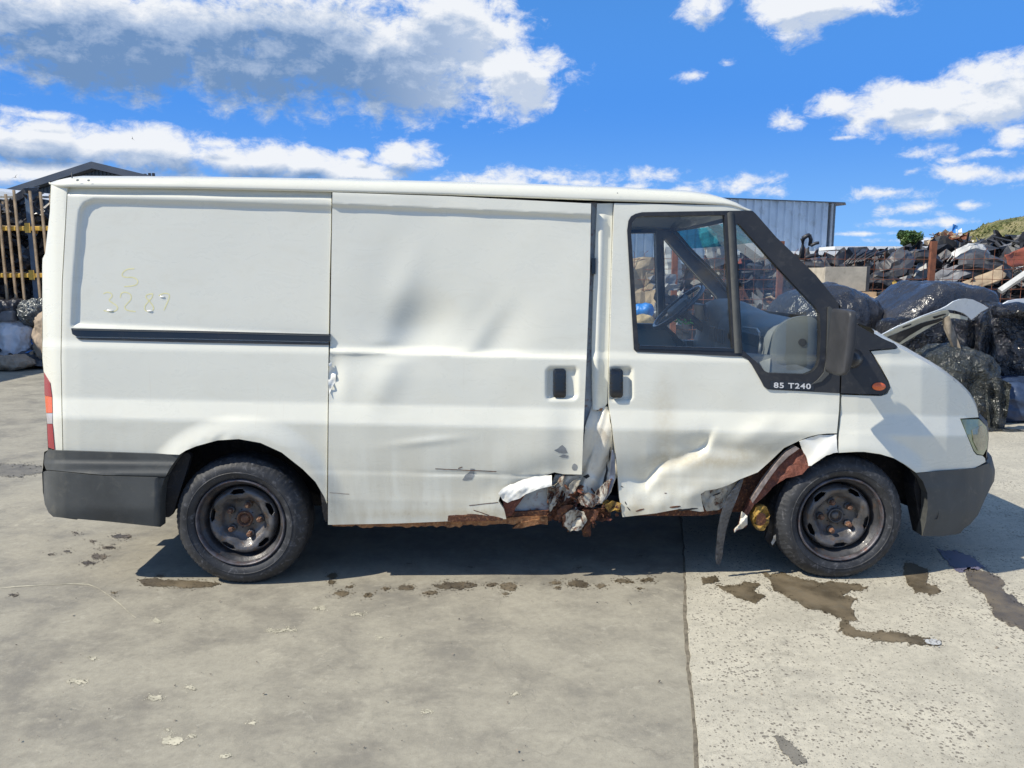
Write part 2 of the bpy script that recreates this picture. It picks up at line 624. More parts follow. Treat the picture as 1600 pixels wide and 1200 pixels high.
def glass_mat(name, tint=(0.80, 0.88, 0.86), dirt=0.10):
    m = bpy.data.materials.new(name); m.use_nodes = True
    t = NT(m.node_tree)
    t.n.remove(m.node_tree.nodes['Principled BSDF'])
    out = m.node_tree.nodes['Material Output']
    tr = t.new('ShaderNodeBsdfTransparent'); tr.inputs[0].default_value = tint + (1,)
    gl = t.new('ShaderNodeBsdfGlossy'); gl.inputs['Roughness'].default_value = 0.02
    df = t.new('ShaderNodeBsdfDiffuse'); df.inputs[0].default_value = (0.5, 0.48, 0.42, 1)
    ge = t.new('ShaderNodeNewGeometry')
    cosv = t.math('ABSOLUTE', t.vmath('DOT_PRODUCT', ge.outputs['Normal'], ge.outputs['Incoming'], out=1))
    fr = t.math('MULTIPLY_ADD', t.math('POWER', t.math('SUBTRACT', 1.0, cosv), 5.0), 0.93, 0.06)
    m1 = t.new('ShaderNodeMixShader'); m2 = t.new('ShaderNodeMixShader')
    t.put(m1.inputs[0], fr); t.put(m1.inputs[1], tr.outputs[0]); t.put(m1.inputs[2], gl.outputs[0])
    pos = t.new('ShaderNodeNewGeometry').outputs['Position']
    dn = t.noise(pos, 4, 8, 0.7); d2 = t.voro(pos, 45)
    f = t.math('ADD', t.mapr(dn, 0.35, 0.75, dirt * 0.25, dirt), t.mapr(d2, 0.05, 0.09, dirt * 1.5, 0.0))
    t.put(m2.inputs[0], f); t.put(m2.inputs[1], m1.outputs[0]); t.put(m2.inputs[2], df.outputs[0])
    t.put(out.inputs[0], m2.outputs[0])
    return m


M = {}
M['paint'] = paint_mat('white_paint')
M['paint_clean'] = paint_mat('white_paint_upper', dirt=0.15)
M['black_plastic'] = simple('black_plastic', (0.022, 0.023, 0.026), 0.42, var=0.2, dirt=((0.10, 0.095, 0.085), 0.25))
M['trim_gloss'] = simple('dark_trim', (0.014, 0.016, 0.020), 0.25, var=0.2, coat=0.3)
M['bumper'] = simple('bumper_plastic', (0.068, 0.072, 0.070), 0.62, var=0.22, scale=5, bump=0.12, bscale=240, dirt=((0.17, 0.16, 0.13), 0.30))
M['rubber'] = simple('tyre_rubber', (0.026, 0.028, 0.032), 0.62, var=0.35, scale=14, bump=0.15, bscale=120, dirt=((0.16, 0.16, 0.17), 0.55))
M['rim'] = simple('rim_black_steel', (0.040, 0.040, 0.043), 0.42, metal=0.0, var=0.5, scale=11, bump=0.3, bscale=40, coat=0.08, dirt=((0.085, 0.05, 0.03), 0.7))
M['rim_disc'] = simple('wheel_disc_steel', (0.090, 0.088, 0.090), 0.34, metal=0.15, var=0.5, scale=12, bump=0.35, bscale=34, coat=0.15, dirt=((0.15, 0.085, 0.04), 0.8))
M['rim_edge'] = simple('rim_edge_worn', (0.10, 0.095, 0.105), 0.42, metal=0.2, var=0.5, scale=16, bump=0.2, bscale=60, dirt=((0.11, 0.045, 0.028), 0.9))
M['nut'] = rust_mat('rusty_nut', (0.17, 0.08, 0.045), (0.08, 0.04, 0.03), (0.40, 0.27, 0.15), 0.4)
M['rust'] = rust_mat('rust')
M['rust_red'] = rust_mat('rust_red', (0.20, 0.065, 0.04), (0.10, 0.035, 0.025), (0.30, 0.12, 0.08))
M['rust_orange'] = rust_mat('rust_orange', (0.36, 0.17, 0.07), (0.18, 0.075, 0.03), (0.50, 0.30, 0.15), 0.5)
M['under'] = simple('underbody_dark', (0.018, 0.018, 0.02), 0.8, var=0.4, scale=7, bump=0.3, bscale=25, dirt=((0.12, 0.10, 0.08), 0.25))
M['liner'] = simple('wheel_arch_dark', (0.012, 0.013, 0.016), 0.7, var=0.4, scale=9, bump=0.4, bscale=30, dirt=((0.16, 0.14, 0.12), 0.28))
M['filler'] = paint_mat('torn_white_sheet', (0.84, 0.83, 0.76), 0.25)
M['inner_panel'] = simple('primer_grey_blue', (0.36, 0.40, 0.42), 0.5, var=0.15, scale=12, bump=0.3, bscale=30, dirt=((0.2, 0.07, 0.04), 0.8))
M['crumple'] = simple('crumpled_white_metal', (0.66, 0.63, 0.54), 0.40, var=0.12, scale=5, bump=0.25, bscale=22, coat=0.2, dirt=((0.34, 0.26, 0.16), 0.45))
def rusty_paint(name, amount):
    m, t, b = material(name)
    pos = t.new('ShaderNodeNewGeometry').outputs['Position']
    n = t.noise(t.vmath('MULTIPLY', pos, (1.6, 1, .8)), 10, 10, 0.78, 0.9); n2 = t.noise(pos, 70, 6, 0.7)
    k = t.mapr(n, amount - .03, amount + 0.06)
    rust = t.mix(t.mapr(n2, .4, .65), (0.055, 0.022, 0.014), (0.17, 0.065, 0.03))
    white = t.mix(t.mapr(t.noise(pos, 9, 6, .6), .35, .65), (0.36, 0.33, 0.26), (0.56, 0.53, 0.45))
    t.put(b.inputs['Base Color'], t.mix(k, white, rust))
    t.put(b.inputs['Roughness'], t.mapr(k, 0, 1, .45, .8))
    t.put(b.inputs['Normal'], t.bump(t.math('ADD', n2, t.math('MULTIPLY', k, -.5)), 0.6, 0.008))
    return m


M['rusty_paint'] = rusty_paint('rusted_through_paint', 0.50)
M['flaked_paint'] = rusty_paint('flaked_paint', 0.56)
M['wheel_grip'] = simple('steering_wheel_grip', (0.075, 0.08, 0.095), 0.25, var=0.2, scale=12, coat=0.3)
M['scuff'] = simple('grey_scuff', (0.24, 0.25, 0.25), 0.6, var=0.2, scale=40)
M['blue_seal'] = simple('slate_seal', (0.14, 0.16, 0.21), 0.35, var=0.3, scale=15)
M['yellow_foam'] = rust_mat('yellow_foam', (0.42, 0.26, 0.05), (0.14, 0.08, 0.03), (0.55, 0.36, 0.08), 0.7)
M['strip'] = simple('rubber_strip', (0.05, 0.055, 0.065), 0.3, var=0.3, scale=20, coat=0.3)
M['orange_lens'] = simple('orange_lens', (0.75, 0.13, 0.02), 0.2, coat=0.7, var=0.08, bump=0.3, bscale=160)
M['red_lens'] = simple('red_lens', (0.32, 0.008, 0.02), 0.2, coat=0.8, var=0.1)
M['clear_lens'] = simple('clear_lens', (0.45, 0.42, 0.42), 0.25, coat=0.8, var=0.1)
M['headlight'] = simple('cloudy_headlight', (0.20, 0.24, 0.11), 0.22, var=0.35, scale=10, coat=0.9, bump=0.25, bscale=18)
M['chalk'] = simple('yellow_marker', (0.80, 0.75, 0.40), 0.7, var=0.1, scale=60)
M['letter'] = simple('silver_lettering', (0.62, 0.63, 0.64), 0.4, var=0.06)
M['glass'] = glass_mat('window_glass', (0.93, 0.97, 0.96), 0.075)
M['glass_far'] = glass_mat('window_glass_clean', (0.97, 0.99, 0.98), 0.02)
M['tint'] = glass_mat('tinted_band', (0.05, 0.42, 0.55), 0.04)
M['dash'] = simple('dashboard_grey', (0.23, 0.24, 0.245), 0.5, var=0.2, scale=6, bump=0.1, bscale=200)
M['dash_light'] = simple('dash_light_grey', (0.17, 0.18, 0.175), 0.5, var=0.12, scale=6)
M['dash_dark'] = simple('dash_dark', (0.03, 0.033, 0.04), 0.4, var=0.3, scale=10)
M['lining'] = simple('headliner', (0.45, 0.44, 0.40), 0.8, var=0.1, scale=9)
M['mirror'] = simple('mirror_plastic', (0.040, 0.041, 0.045), 0.5, var=0.15, scale=8, bump=0.1, bscale=200)
M['lining_dark'] = simple('pillar_lining', (0.15, 0.155, 0.165), 0.6, var=0.2, scale=7)
M['green_plant'] = simple('green_leaf_plastic', (0.10, 0.42, 0.02), 0.5, var=0.3, scale=30)


# ------------------------------------------------------------------ ground
def concrete(name, speckle):
    m, t, b = material(name)
    pos = t.new('ShaderNodeNewGeometry').outputs['Position']
    big = t.noise(pos, 0.55, 6, 0.6, 0.6)
    mid = t.noise(t.vmath('MULTIPLY', pos, (1, 1.15, 1)), 2.6, 11, 0.70, 0.25)
    fine = t.noise(pos, 30, 10, 0.78)
    grit = t.noise(pos, 160, 5, 0.7)
    streak = t.noise(t.vmath('MULTIPLY', pos, (0.8, 1.5, 1)), 1.1, 10, 0.72, 0.3)
    if not speckle:
        c = t.mix(t.mapr(big, 0.35, 0.65), (0.245, 0.227, 0.184), (0.295, 0.274, 0.220))
        c = t.mix(t.mapr(mid, 0.40, 0.60), c, (0.355, 0.330, 0.262))
        c = t.mix(t.mapr(mid, 0.46, 0.34, 0.0, 0.6), c, (0.195, 0.183, 0.155))
        c = t.mix(t.mapr(streak, 0.50, 0.66, 0.0, 0.50), c, (0.40, 0.372, 0.295))
        pale = t.noise(pos, 3.6, 9, 0.75, 0.4)
        c = t.mix(t.mapr(pale, 0.60, 0.70, 0.0, 0.6), c, (0.50, 0.46, 0.36))
    else:
        c = t.mix(t.mapr(big, 0.35, 0.65), (0.42, 0.392, 0.315), (0.50, 0.467, 0.375))
        c = t.mix(t.mapr(mid, 0.36, 0.66), c, (0.56, 0.523, 0.42))
        c = t.mix(t.mapr(streak, 0.5, 0.28, 0.0, 0.5), c, (0.24, 0.23, 0.20))
        c = t.mix(t.mapr(t.noise(pos, 5.5, 8, .7), 0.55, 0.72, 0.0, 0.5), c, (0.33, 0.305, 0.245))
        # exposed aggregate: small dark pits and stones of uneven size
        pos = t.vmath('ADD', pos, t.vmath('MULTIPLY', t.noise(pos, 60, 3, .6, 0, 1), (.012, .012, 0)))
        v = t.voro(pos, 78)
        vc = t.new('ShaderNodeTexVoronoi'); t.put(vc.inputs['Vector'], pos); vc.inputs['Scale'].default_value = 78
        rsel = t.sep(vc.outputs['Color'])[0]
        thr = t.math('MULTIPLY', t.mapr(rsel, 0.35, 1.0, 0.0, 0.50, False), t.mapr(mid, 0.35, 0.65, 0.45, 1.25))
        pit = t.math('MULTIPLY', t.math('LESS_THAN', v, thr), 0.80)
        c = t.mix(pit, c, (0.135, 0.118, 0.095))
        v2 = t.voro(pos, 170)
        vc2 = t.new('ShaderNodeTexVoronoi'); t.put(vc2.inputs['Vector'], pos); vc2.inputs['Scale'].default_value = 170
        r2 = t.sep(vc2.outputs['Color'])[1]
        p2 = t.math('LESS_THAN', v2, t.mapr(r2, 0.35, 1.0, 0.0, 0.45, False))
        c = t.mix(t.math('MULTIPLY', p2, 0.5), c, (0.16, 0.14, 0.115))
    c = t.mix(t.mapr(fine, 0.35, 0.7, 0.0, 0.50), c, t.mix(0.5, c, (0.10, 0.09, 0.075)))
    c = t.mix(t.mapr(grit, 0.55, 0.75, 0.0, 0.35), c, (0.13, 0.12, 0.10))
    gra = t.noise(pos, 13, 9, 0.8, 0.2)
    c = t.mix(t.mapr(gra, 0.52, 0.70, 0.0, 0.40), c, (0.17, 0.155, 0.13))
    c = t.mix(t.mapr(gra, 0.46, 0.30, 0.0, 0.40), c, (0.50, 0.465, 0.375))
    # dark spots and scuffs
    spn = t.noise(t.vmath('MULTIPLY', pos, (1, 1.3, 1)), 7.5, 8, 0.72, 0.5)
    c = t.mix(t.mapr(spn, 0.60, 0.70, 0.0, 0.42), c, (0.17, 0.158, 0.135))
    c = t.mix(t.mapr(spn, 0.40, 0.32, 0.0, 0.30), c, (0.52, 0.49, 0.40))
    s1 = t.new('ShaderNodeMapping'); s1.inputs['Rotation'].default_value = (0, 0, 0.5); t.put(s1.inputs[0], pos)
    scr = t.noise(t.vmath('MULTIPLY', s1.outputs[0], (1.2, 38, 1)), 1.6, 5, 0.6, 0.15)
    c = t.mix(t.math('MULTIPLY', t.mapr(scr, 0.66, 0.70, 0.0, 0.30), t.mapr(mid, 0.42, 0.55)), c, (0.52, 0.48, 0.38))
    # fine cracks and tyre scratches
    w = t.vmath('ADD', pos, t.vmath('MULTIPLY', t.noise(pos, 1.3, 6, 0.65, 0, 1), (0.9, 0.9, 0)))
    cr = t.voro(w, 0.42, 'DISTANCE_TO_EDGE')
    c = t.mix(t.mapr(cr, 0.0, 0.003, 0.22, 0.0), c, (0.11, 0.10, 0.085))
    t.put(b.inputs['Base Color'], c)
    t.put(b.inputs['Roughness'], t.mapr(mid, 0.3, 0.7, 0.66, 0.88))
    h = t.math('ADD', t.math('MULTIPLY', fine, 0.8), t.math('MULTIPLY', grit, 0.5))
    if speckle: h = t.math('SUBTRACT', h, t.math('MULTIPLY', pit, 0.6))
    t.put(b.inputs['Normal'], t.bump(h, 0.35, 0.006))
    return m


M['conc_l'] = concrete('concrete_smooth', False)
M['conc_r'] = concrete('concrete_exposed', True)
M['wet'] = simple('wet_concrete', (0.140, 0.113, 0.074), 0.40, var=0.42, scale=6, bump=0.25, bscale=90, dirt=((0.16, 0.145, 0.11), 0.5))
M['wet_faint'] = simple('damp_concrete', (0.17, 0.158, 0.132), 0.6, var=0.2, scale=9, bump=0.25, bscale=90)
M['oil'] = simple('coolant_stain', (0.13, 0.12, 0.17), 0.5, var=0.2, scale=9)
M['puddle'] = simple('puddle_pale_reflection', (0.55, 0.56, 0.56), 0.03, var=0.03, spec=1.0)  # pale base colour stands in for the bright reflection on the water
M['earth'] = simple('earth', (0.20, 0.17, 0.12), 0.9, var=0.3, scale=0.5, bump=0.4, bscale=6)

ground = mk('ground', [(-600, -40, -0.03), (600, -40, -0.03), (600, 1500, -0.03), (-600, 1500, -0.03)], [(0, 1, 2, 3)], M['earth'])
tag(ground, kind='structure')


def joint_x(y):
    # the slab joint runs away from the camera, slightly skewed
    a, b = G1(1070, 905), G1(1086, 1200)
    k = (b.x - a.x) / (b.y - a.y)
    return a.x + (y - a.y) * k


ys = [-6 + 0.035 * i for i in range(0, 260)] + [3.2 + i * 0.8 for i in range(1, 40)]
edge = []
for y in ys:
    n1 = noise.noise(Vector((y * 1.1, 3, 0))) * 0.018 + noise.noise(Vector((y * 9, 8, 0))) * 0.007 + noise.noise(Vector((y * 31, 1, 0))) * 0.004
    edge.append((joint_x(y) + n1, y))
v = []; f = []
for i, (x, y) in enumerate(edge):
    v += [(-45, y, 0.0), (x + 0.02, y, 0.0)]
    if i: k = 2 * i; f.append((k - 2, k - 1, k + 1, k))
cs = mk('concrete_slab', v, f, M['conc_l'], ground); tag(cs, label='smooth brownish grey concrete')
v = []; f = []
for i, (x, y) in enumerate(edge):
    q = noise.noise(Vector((y * 14, 20, 0))) * 0.004
    v += [(x + 0.000 + q, y, -0.012), (x + 0.006 + q, y, 0.004), (45, y, 0.004)]
    if i:
        k = 3 * i
        f += [(k - 3, k - 2, k + 1, k), (k - 2, k - 1, k + 2, k + 1)]
cs2 = mk('concrete_slab', v, f, M['conc_r'], ground); tag(cs2, label='paler concrete with exposed stones')


def ground_patch(name, poly, mat, z, parent, amp=3.0, seed=0, step=1.6):
    p = jag(poly, amp * 1.25, step, seed)
    p = [(q[0] + random.Random(k * 31 + seed).uniform(-.9, .9), q[1] + random.Random(k * 17 + seed).uniform(-.5, .5)) for k, q in enumerate(p)]
    vs = [Vector(q) for q in p]
    n = len(vs)
    r = delaunay_2d_cdt(vs, [(i, (i + 1) % n) for i in range(n)], [], 1, 1e-4)
    P = [G1(q.x, q.y, z) for q in r[0]]
    fs = [tuple(reversed(q)) for q in r[2]]
    # spatter round the edge
    rr = random.Random(seed * 7 + 1)
    for q in vs[::2]:
        for _ in range(2):
            cu, cv = q.x + rr.gauss(0, 5), q.y + rr.gauss(0, 2.2); a = rr.uniform(.25, .9)
            k = len(P)
            P += [G1(cu + a * math.cos(i * 1.0472) * 1.5, cv + a * math.sin(i * 1.0472) * .7, z) for i in range(6)]
            fs.append(tuple(k + i for i in (5, 4, 3, 2, 1, 0)))
    o = mk(name, P, fs, mat, parent)
    if o.data.polygons and o.data.polygons[0].normal.z < 0:
        o.data.flip_normals()
    return o


def z4b(L): return [(1100 + a / 3.2, 680 + b / 3.2) for a, b in L]


def ell(u, v, a, b, n=18, rot=0.0):
    return [(u + a * math.cos(2 * math.pi * k / n) * math.cos(rot) - b * math.sin(2 * math.pi * k / n) * math.sin(rot),
             v + a * math.cos(2 * math.pi * k / n) * math.sin(rot) + b * math.sin(2 * math.pi * k / n) * math.cos(rot)) for k in range(n)]


ground_patch('wet_stain', [(217, 906), (235, 903), (262, 906), (300, 907), (330, 909), (343, 911), (330, 917), (300, 919), (262, 916), (225, 915)], M['wet'], 0.002, cs, 1.5, 1)
for i, (u, v_, a, b) in enumerate([(535, 927, 12, 4), (518, 910, 5, 3), (548, 916, 5, 2), (575, 930, 7, 3), (604, 919, 6, 2.5), (636, 918, 12, 4), (712, 915, 34, 5), (672, 926, 12, 3),
                                   (768, 913, 9, 3), (795, 917, 12, 6), (790, 928, 5, 2), (868, 910, 8, 3), (872, 918, 5, 2), (903, 912, 16, 6), (938, 915, 8, 3),
                                   (1000, 920, 4, 2), (975, 908, 15, 3), (1010, 906, 10, 3), (155, 870, 12, 4), (170, 856, 10, 2.5), (138, 880, 10, 3), (190, 838, 16, 3.5),
                                   (105, 862, 5, 1.6), (80, 866, 4, 1.5), (145, 845, 5, 1.5), (118, 832, 4, 1.2), (250, 900, 6, 2), (178, 926, 4, 1.5), (22, 930, 6, 2),
                                   (520, 900, 8, 5), (640, 880, 4, 1.5), (905, 887, 4, 1.5), (735, 886, 4, 1.3), (930, 857, 3, 1), (1000, 868, 4, 1.2)]):
    ground_patch('wet_stain', ell(u, v_, a, b), M['wet'], 0.002, cs, 2.2 if a > 6 else 1.2, 10 + i, .9)
ground_patch('wet_stain', [(-60, 722), (10, 724), (66, 728), (66, 738), (30, 745), (-60, 742)], M['wet_faint'], 0.002, cs, 2, 3)
ground_patch('wet_stain', z4b([(290, 690), (400, 690), (480, 712), (570, 730), (700, 735), (815, 752), (812, 770), (720, 780), (690, 792), (760, 818), (735, 850), (765, 930), (722, 922), (738, 960), (800, 985),
                               (900, 980), (1000, 988), (1190, 1030), (1175, 1053), (1100, 1047), (900, 1028), (720, 1002), (668, 975), (685, 920), (640, 893), (540, 873), (475, 838), (400, 800), (345, 768), (330, 735)]), M['wet'], 0.006, cs2, 3.0, 4)
ground_patch('wet_stain', z4b([(55, 750), (130, 750), (200, 733), (265, 735), (285, 755), (250, 775), (305, 803), (262, 835), (210, 828), (150, 800), (100, 775)]), M['wet'], 0.006, cs2, 2.5, 5)
ground_patch('wet_stain', z4b([(-10, 708), (60, 706), (80, 725), (30, 742), (-12, 738)]), M['wet'], 0.006, cs2, 1.8, 6)
ground_patch('wet_stain', z4b([(1300, 672), (1340, 668), (1400, 678), (1470, 705), (1512, 742), (1485, 765), (1540, 800), (1600, 855), (1640, 900), (1640, 990), (1540, 955), (1450, 905), (1405, 800), (1330, 755), (1312, 715)]), M['wet'], 0.006, cs2, 2.6, 7)
ground_patch('wet_stain', z4b([(1005, 640), (1080, 650), (1122, 680), (1118, 735), (1165, 752), (1186, 782), (1130, 797), (1060, 787), (1030, 755), (1000, 705)]), M['wet'], 0.006, cs2, 2.6, 8)
ground_patch('wet_stain', z4b([(1170, 575), (1250, 572), (1330, 600), (1400, 650), (1420, 672), (1330, 668), (1280, 690), (1215, 640)]), M['oil'], 0.006, cs2, 2.4, 9)
ground_patch('wet_stain', [(1030, 1140 - 0), (1222, 1150), (1240, 1165), (1262, 1190), (1245, 1196), (1222, 1175), (1210, 1150)][1:], M['wet_faint'], 0.006, cs2, 2.4, 11)
jv = []; jf = []
for i, (x, y) in enumerate(edge[:262]):
    w = .006 + .010 * abs(noise.noise(Vector((y * 5, 40, 0)))) + .03 * max(0, noise.noise(Vector((y * 1.3, 60, 0))))
    jv += [(x - w, y, .0015), (x + .003, y, .0015)]
    if i: k = 2 * i; jf.append((k - 2, k - 1, k + 1, k))
mk('joint_dirt', jv, jf, simple('joint_dirt', (.16, .14, .105), .9, var=.4, scale=30), cs)
pd = ground_patch('puddle', ell(1458, 1003, 13, 4.5, 18, 0.12), M['puddle'], 0.009, cs2, 0.8, 13, 1.2)
M['plaster'] = simple('pale_plaster_spot', (0.46, 0.43, 0.33), 0.85, var=0.25, scale=20)
for i, (u, v_, a, b) in enumerate([(246, 970, 7, 2.5), (242, 1090, 13, 4), (270, 1158, 16, 6), (300, 1150, 6, 3), (145, 1028, 6, 2.5), (395, 1130, 5, 2), (594, 995, 4, 2), (440, 985, 26, 2), (300, 1075, 9, 2.5),
                                   (668, 1112, 9, 3), (120, 1065, 18, 3), (806, 1085, 5, 2), (352, 1180, 8, 3), (500, 950, 12, 2), (262, 1140, 4, 2), (560, 960, 14, 1.6)]):
    ground_patch('plaster_spot', ell(u, v_, a, b), M['plaster'], 0.0015, cs, 2.6, 60 + i, 1.2)
rib = [(0, 919), (30, 916), (70, 914), (110, 912), (138, 913), (152, 918), (170, 930), (188, 944), (205, 960), (212, 965)]
rv = []; rf_ = []
for i, (u, v_) in enumerate(rib):
    w = .5 + .35 * math.sin(i * 2.1)
    rv += [G1(u, v_ - w, .0018), G1(u, v_ + w, .0018)]
    if i: k = 2 * i; rf_.append((k - 2, k, k + 1, k - 1))
mk('scratch_mark', rv, rf_, M['plaster'], cs)
# loose grit and small stones on the slabs
mb = MB(); r2 = random.Random(3)
for i in range(420):
    u = r2.uniform(0, 1600); v_ = 700 + 500 * r2.random() ** 0.7
    p = G1(u, v_, 0.004); s = r2.uniform(0.002, 0.006) * (1.7 if r2.random() < 0.06 else 1)
    vs = [(p.x + s * r2.uniform(-1, 1), p.y + s * r2.uniform(-1, 1), p.z + s * r2.uniform(-.2, 1)) for _ in range(5)]
    mb.add(vs, [(0, 1, 2), (0, 2, 3), (0, 3, 4), (1, 2, 4), (2, 3, 4), (0, 1, 4)])
M['grit'] = simple('grit', (0.22, 0.19, 0.15), 0.9, var=0.6, scale=5)
gr = mb.build('gravel', M['grit']); tag(gr, kind='stuff')

# ================================================================== the van
VAN = empty('delivery_van', (0.04, 0.96, 0), 'dented white delivery van with rusted sill and black steel wheels on the concrete', 'van')
PINV['delivery_van'] = Matrix.Translation((-0.04, -0.96, 0))
RAKE = 0.021
PT = np.array([268, 292, 303, 322, 420, 540, 552, 585, 628, 631, 660, 664, 700, 731, 735, 741, 780, 800, 840, 900])
PY = np.array([.160, .126, .112, .106, .081, .050, .036, .027, .0175, .0160, -.0175, -.019, -.0165, -.0115, -.0105, -.0125, -.0115, -.004, .014, .03])
XP = np.array([40, 62, 68, 76, 86, 100, 125, 1290, 1340, 1390, 1440, 1480, 1510, 1530, 1545, 1556])
YP = np.array([.26, .150, .095, .050, .020, .004, 0, 0, .006, .024, .058, .105, .165, .235, .32, .42])
AR = (374, 822, 138)
AF = (1338, 826, 121)


def tt(u, v): return v - RAKE * (u - 515)


def wob(u, v, s, seed):
    """cheap smooth 2-D noise"""
    return (np.sin(u / s * 1.7 + seed) * np.sin(v / s * 1.3 + seed * 2.1) + np.sin(u / s * .63 + v / s * .81 + seed * 3.7) * .7
            + np.sin(v / s * 2.1 - u / s * 1.1 + seed * 1.3) * .4)


def flare(u, v, A, w=38, h=.030):
    r = np.hypot(u - A[0], v - A[1])
    q = 1 - ss(0, w, r - A[2])
    return -h * q * ss(1.05, .0, (v - (A[1] - 95)) / 90)


def Sbase(u, v):
    u = np.asarray(u, float); v = np.asarray(v, float)
    y = np.interp(tt(u, v), PT, PY) + np.interp(u, XP, YP)
    return y


def Sbody(u, v):
    y = Sbase(u, v) + flare(u, v, AR) + flare(u, v, AF, 34, .028)
    return y + .0007 * wob(u, v, 60, 1)


ROWS = [lambda u, k=k: k + RAKE * (u - 515) for k in (627.5, 631, 659.5, 664.5)]


def gau(u, v, cu, cv, su, sv, rot=0.0):
    c, s = math.cos(rot), math.sin(rot)
    a = (u - cu) * c + (v - cv) * s
    b = -(u - cu) * s + (v - cv) * c
    return np.exp(-(a / su) ** 2 - (b / sv) ** 2)


REC_R = [(110, 512), (113, 440), (117, 390), (120, 350), (123, 327), (130, 315), (146, 309), (300, 312.5), (518, 320), (700, 326), (700, 545), (516, 532)]
REC_R = REC_R[:1] + smooth_poly(REC_R[1:8], 2, False) if False else REC_R


def sdf_in(u, v, poly):
    p = np.column_stack([u, v])
    d = segdist(p, poly)
    ins = inpoly(p, poly)
    return np.where(ins, d, -d)


def Squarter(u, v):
    y = Sbody(u, v)
    d = sdf_in(u, v, REC_R)
    y = y + .017 * ss(0, 9, d)
    # drip channel under the roof edge
    y = y + .020 * ss(303.5, 300, v - .017 * (u - 110))
    # scuffed lip on the wheel arch
    r = np.hypot(u - AR[0], v - AR[1])
    y = y + .0016 * wob(u, v, 7.7, 4) * (1 + .8 * np.sin(u / 23.)) * ss(AR[2] + 12, AR[2] + 2, r) * ss(440, 380, u)
    return y


SD_TOP = lambda u: 318 + (u - 521) * .0425
SD_BOT = lambda u: 541 + (u - 517) * .0295


def Sslide(u, v):
    y = Sbody(u, v) - .014
    x = (u - 515) / 400
    y = y - .012 * ss(.55, 1.0, x)                         # front edge sprung out
    top = ss(0, 7, v - SD_TOP(u)); bot = ss(9, 2.5, v - SD_BOT(u))
    y = y + .017 * top * bot
    # broad push-in behind the belt line, soft folds running up from it
    y = y + .040 * gau(u, v, 655, 515, 62, 46, -.15) * ss(556, 540, v)
    y = y + .012 * gau(u, v, 650, 430, 80, 110, .25)
    fold = (u - 600) + (v - 540) * .32
    y = y - .008 * np.exp(-(fold / 26) ** 2) * ss(330, 470, v) * ss(548, 530, v)
    fold2 = (u - 738) + (v - 548) * .62
    y = y - .009 * np.exp(-(fold2 / 22) ** 2) * ss(430, 540, v) * ss(554, 545, v)
    y = y + .020 * gau(u, v, 770, 530, 40, 60, .3) * ss(560, 546, v)
    # lower half
    y = y + .014 * gau(u, v, 560, 560, 60, 26) * ss(548, 556, v)
    y = y - .012 * gau(u, v, 600, 600, 26, 60, .5) * ss(552, 570, v)
    y = y + .018 * gau(u, v, 520, 590, 14, 34)
    y = y + .028 * gau(u, v, 845, 748, 60, 24, -.2) + .016 * gau(u, v, 890, 690, 26, 60)
    y = y - .005 * gau(u, v, 665, 690, 50, 6, -.1)
    y = y + .008 * gau(u, v, 700, 775, 120, 30)
    cr = (v - (736 + RAKE * (u - 515)))
    y = y + .004 * np.exp(-(cr / 1.6) ** 2) * ss(620, 700, u)
    y = y + .0012 * wob(u, v, 34, 2.2) + .0020 * wob(u, v, 13, 5) * ss(700, 820, u) * ss(730, 760, v)
    return hand(y, u, v, 878, 599, 26, 27, 866, 897)


def hand(y, u, v, cu, cv, hu, hv, a=0, b=0):
    d = np.minimum(hu - np.abs(u - cu), hv - np.abs(v - cv))
    c = np.hypot(np.maximum(np.abs(u - cu) - (hu - 9), 0), np.maximum(np.abs(v - cv) - (hv - 9), 0))
    d = np.minimum(d, 9 - c)
    return y + .022 * ss(0, 7, d)


def Scab(u, v):
    y = Sbody(u, v) - .002
    # deep crease pushed in above the sill
    vc = np.interp(u, [950, 1010, 1018, 1030, 1045, 1065, 1090, 1104, 1114, 1130], [744, 742, 733, 722, 713, 706, 698, 684, 664, 650])
    sd = v - vc
    fade = ss(950, 1015, u) * ss(1126, 1096, u)
    sd = sd + 2.0 * np.sin(u / 9.) - 5
    y = y + .036 * fade * np.where(sd < 0, np.exp(-np.abs(sd) / 34), np.exp(-(sd / 14) ** 2)) * ss(650, 700, v)
    y = y + .014 * gau(u, v, 1130, 702, 60, 13, .1) - .012 * gau(u, v, 1180, 676, 40, 16, -.5)
    y = y + .018 * gau(u, v, 990, 760, 60, 30)
    y = y - .022 * gau(u, v, 1262, 672, 60, 24, -.45)
    y = y + .020 * gau(u, v, 1230, 700, 60, 20, -.55)
    y = y - .010 * gau(u, v, 1120, 765, 90, 12, -.2)
    y = y + .045 * ss(1075, 1150, u) * ss(745, 790, v)
    y = y + .0012 * wob(u, v, 30, 3.1) + .0022 * wob(u, v, 11, 1.7) * ss(730, 780, v)
    return hand(y, u, v, 970, 600, 20, 28)


def Sfender(u, v):
    return Sbody(u, v) + .0006 * wob(u, v, 40, 8)


